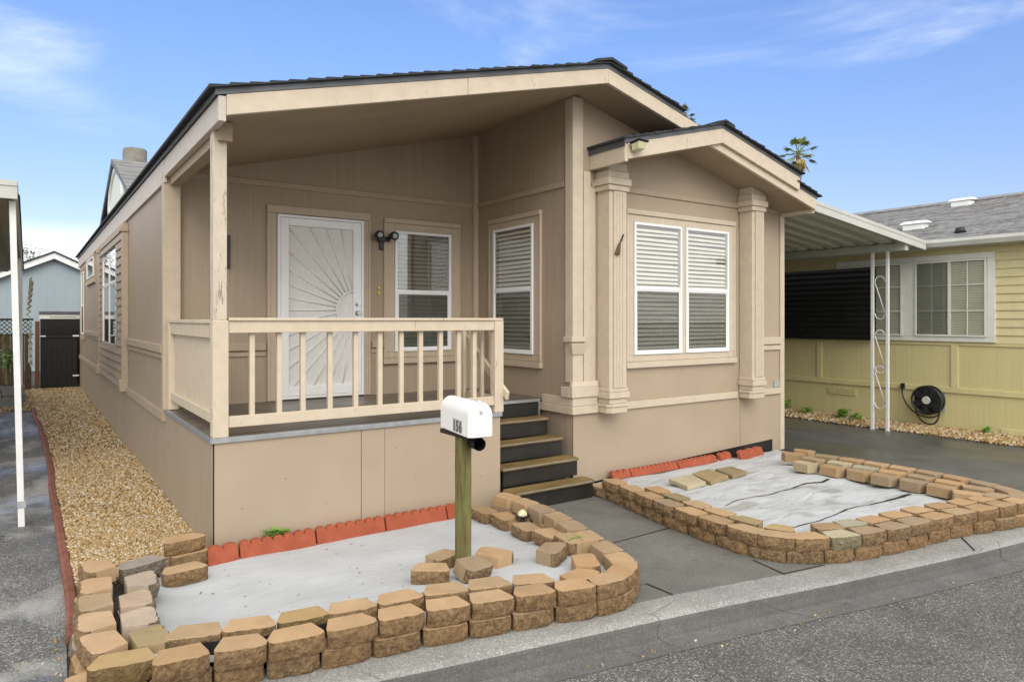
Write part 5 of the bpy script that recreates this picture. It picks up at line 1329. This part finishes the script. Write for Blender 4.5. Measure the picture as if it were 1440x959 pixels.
def palm(x, y, zc, rad, label, nf=27):
    P_ = thing('palm_tree', label, 'palm', (x, y, 0), 'palms beyond the roofs')
    b = MB(); b.tube([(x + .3, y, 0), (x + .1, y, zc * .5), (x, y, zc - rad * .3), (x, y, zc)], [.34, .27, .25, .2], 10); b.build('trunk', 'bark', P_)
    bg_, bd_ = MB(), MB()
    for i in range(nf):
        az_ = i * 2.39996; el = R(80 - 165 * (i / nf)) + random.uniform(-.12, .12)
        d = Vector((math.cos(az_) * math.cos(el), math.sin(az_) * math.cos(el), math.sin(el)))
        stem = rad * random.uniform(.5, .72); p0 = Vector((x, y, zc)); p1 = p0 + d * stem + Vector((0, 0, -.06 * rad * (1 - math.sin(el))))
        t_ = bd_ if el < R(-32) else bg_
        t_.tube([p0, p1], .022 * rad, 4, 0, False)
        sd = d.cross(Vector((0, 0, 1))); sd = sd.normalized() if sd.length > .05 else Vector((1, 0, 0)); nn = sd.cross(d)
        nl = 15
        for k in range(nl):
            f = (k / (nl - 1) - .5) * R(200); ld = (d * math.cos(f) + sd * math.sin(f)).normalized(); L = rad * .44 * (1 - .35 * abs(f) / R(100)) * random.uniform(.85, 1.1)
            w = ld.cross(nn).normalized() * L * .10; mid_ = p1 + ld * L * .55; tip = p1 + ld * L + Vector((0, 0, -.22 * L)) - nn * .03
            t_.add([p1, mid_ + w, tip, mid_ - w], [(0, 1, 2, 3)])
    bg_.build('crown', 'palm_leaf', P_); bd_.build('dry_fronds', 'palm_dry', P_)
palm(70.4, 45, 20.3, 2.1, 'fan palm standing clear above the right end of the brown roof')
palm(51.2, 45, 21.0, 1.5, 'fan palm whose tip barely shows above the bay roof')

# ------------------------------------------------------------------ camera, sun, sky
cam = bpy.data.cameras.new('camera'); co = bpy.data.objects.new('camera', cam); COL.objects.link(co)
co.location = (0, 0, 1.85); co.rotation_euler = (R(90), 0, -math.atan2(682, 975))
cam.sensor_width = 36; cam.lens = 36 * 975 / 1440; cam.shift_y = -30.5 / 1440; cam.clip_end = 2000; cam.clip_start = .05
S.camera = co
SUN_EL, SUN_AZ = 37, -20     # elevation; azimuth of the sun measured from -Y toward +X
sd = Vector((math.sin(R(SUN_AZ)) * math.cos(R(SUN_EL)), -math.cos(R(SUN_AZ)) * math.cos(R(SUN_EL)), math.sin(R(SUN_EL))))
sl = bpy.data.lights.new('sun', 'SUN'); sl.energy = 1.15; sl.angle = R(35); sl.color = (1, .95, .87)
so = bpy.data.objects.new('sun', sl); COL.objects.link(so); so.rotation_euler = sd.to_track_quat('Z', 'Y').to_euler(); so.location = (5, -10, 20)
W = bpy.data.worlds.new('World'); S.world = W; W.use_nodes = True
n = W.node_tree.nodes; l = W.node_tree.links; bgN = n['Background']
sky = n.new('ShaderNodeTexSky'); sky.sky_type = 'NISHITA'; sky.sun_disc = False; sky.sun_elevation = R(SUN_EL)
sky.sun_rotation = math.atan2(sd.x, sd.y); sky.air_density = 1.0; sky.dust_density = .6; sky.ozone_density = 1.6
tc = n.new('ShaderNodeTexCoord')
def wn(scale, det, mp_, rough=.55, dist=0.0):
    m_ = n.new('ShaderNodeMapping'); l.new(tc.outputs['Generated'], m_.inputs[0]); m_.inputs['Scale'].default_value = mp_[0]; m_.inputs['Location'].default_value = mp_[1]
    q = n.new('ShaderNodeTexNoise'); l.new(m_.outputs[0], q.inputs['Vector']); q.inputs['Scale'].default_value = scale; q.inputs['Detail'].default_value = det; q.inputs['Roughness'].default_value = rough; q.inputs['Distortion'].default_value = dist
    return q.outputs['Fac']
def wr(f, a, b_):
    r_ = n.new('ShaderNodeMapRange'); r_.interpolation_type = 'SMOOTHSTEP'; r_.inputs['From Min'].default_value = a; r_.inputs['From Max'].default_value = b_; l.new(f, r_.inputs['Value']); return r_.outputs[0]
def wm(op, a, b_):
    q = n.new('ShaderNodeMath'); q.operation = op; q.use_clamp = True
    for i, v in enumerate((a, b_)):
        if isinstance(v, float): q.inputs[i].default_value = v
        else: l.new(v, q.inputs[i])
    return q.outputs[0]
sep = n.new('ShaderNodeSeparateXYZ'); l.new(tc.outputs['Generated'], sep.inputs[0])
wisp = wr(wn(1.6, 7, ((1, 1, 3.0), (.3, 1.2, 0)), .58, .6), .54, .86)
puff = wm('MULTIPLY', wr(wn(3.2, 8, ((1, 1, 2.2), (2.1, .4, .3)), .6, .2), .44, .60), wr(sep.outputs[2], .125, .06))
cl = wm('MAXIMUM', wm('MULTIPLY', wisp, .55), puff)
# unseen bright cloud bank added behind and above the viewpoint as neutral fill light
dt = n.new('ShaderNodeVectorMath'); dt.operation = 'DOT_PRODUCT'; l.new(tc.outputs['Generated'], dt.inputs[0]); dt.inputs[1].default_value = (-.52, -.74, .43)
bn = n.new('ShaderNodeMath'); bn.operation = 'MULTIPLY_ADD'; l.new(wn(1.4, 6, ((1, 1, 1.5), (5.1, 2.2, .7)), .55), bn.inputs[0]); bn.inputs[1].default_value = .7; l.new(dt.outputs['Value'], bn.inputs[2])
cl = wm('MAXIMUM', cl, wm('MULTIPLY', wr(bn.outputs[0], .05, .55), .92))
tint = n.new('ShaderNodeMix'); tint.data_type = 'RGBA'; tint.blend_type = 'MULTIPLY'; tint.inputs[0].default_value = 1; l.new(sky.outputs[0], tint.inputs[6]); hz = n.new('ShaderNodeMix'); hz.data_type = 'RGBA'; l.new(wr(sep.outputs[2], .02, .42), hz.inputs[0]); hz.inputs[6].default_value = (.70, .64, .74, 1); hz.inputs[7].default_value = (.80, .88, 1.10, 1)
l.new(hz.outputs[2], tint.inputs[7])
mxn = n.new('ShaderNodeMix'); mxn.data_type = 'RGBA'; l.new(cl, mxn.inputs[0]); l.new(tint.outputs[2], mxn.inputs[6]); mxn.inputs[7].default_value = (8.6, 8.5, 8.2, 1)
l.new(mxn.outputs[2], bgN.inputs[0]); bgN.inputs[1].default_value = .135
S.view_settings.view_transform = 'Standard'; S.view_settings.look = 'None'; S.view_settings.exposure = .6; S.view_settings.gamma = 1
S.cycles.use_denoising = True
S.cycles.max_bounces = 8; S.cycles.transparent_max_bounces = 12
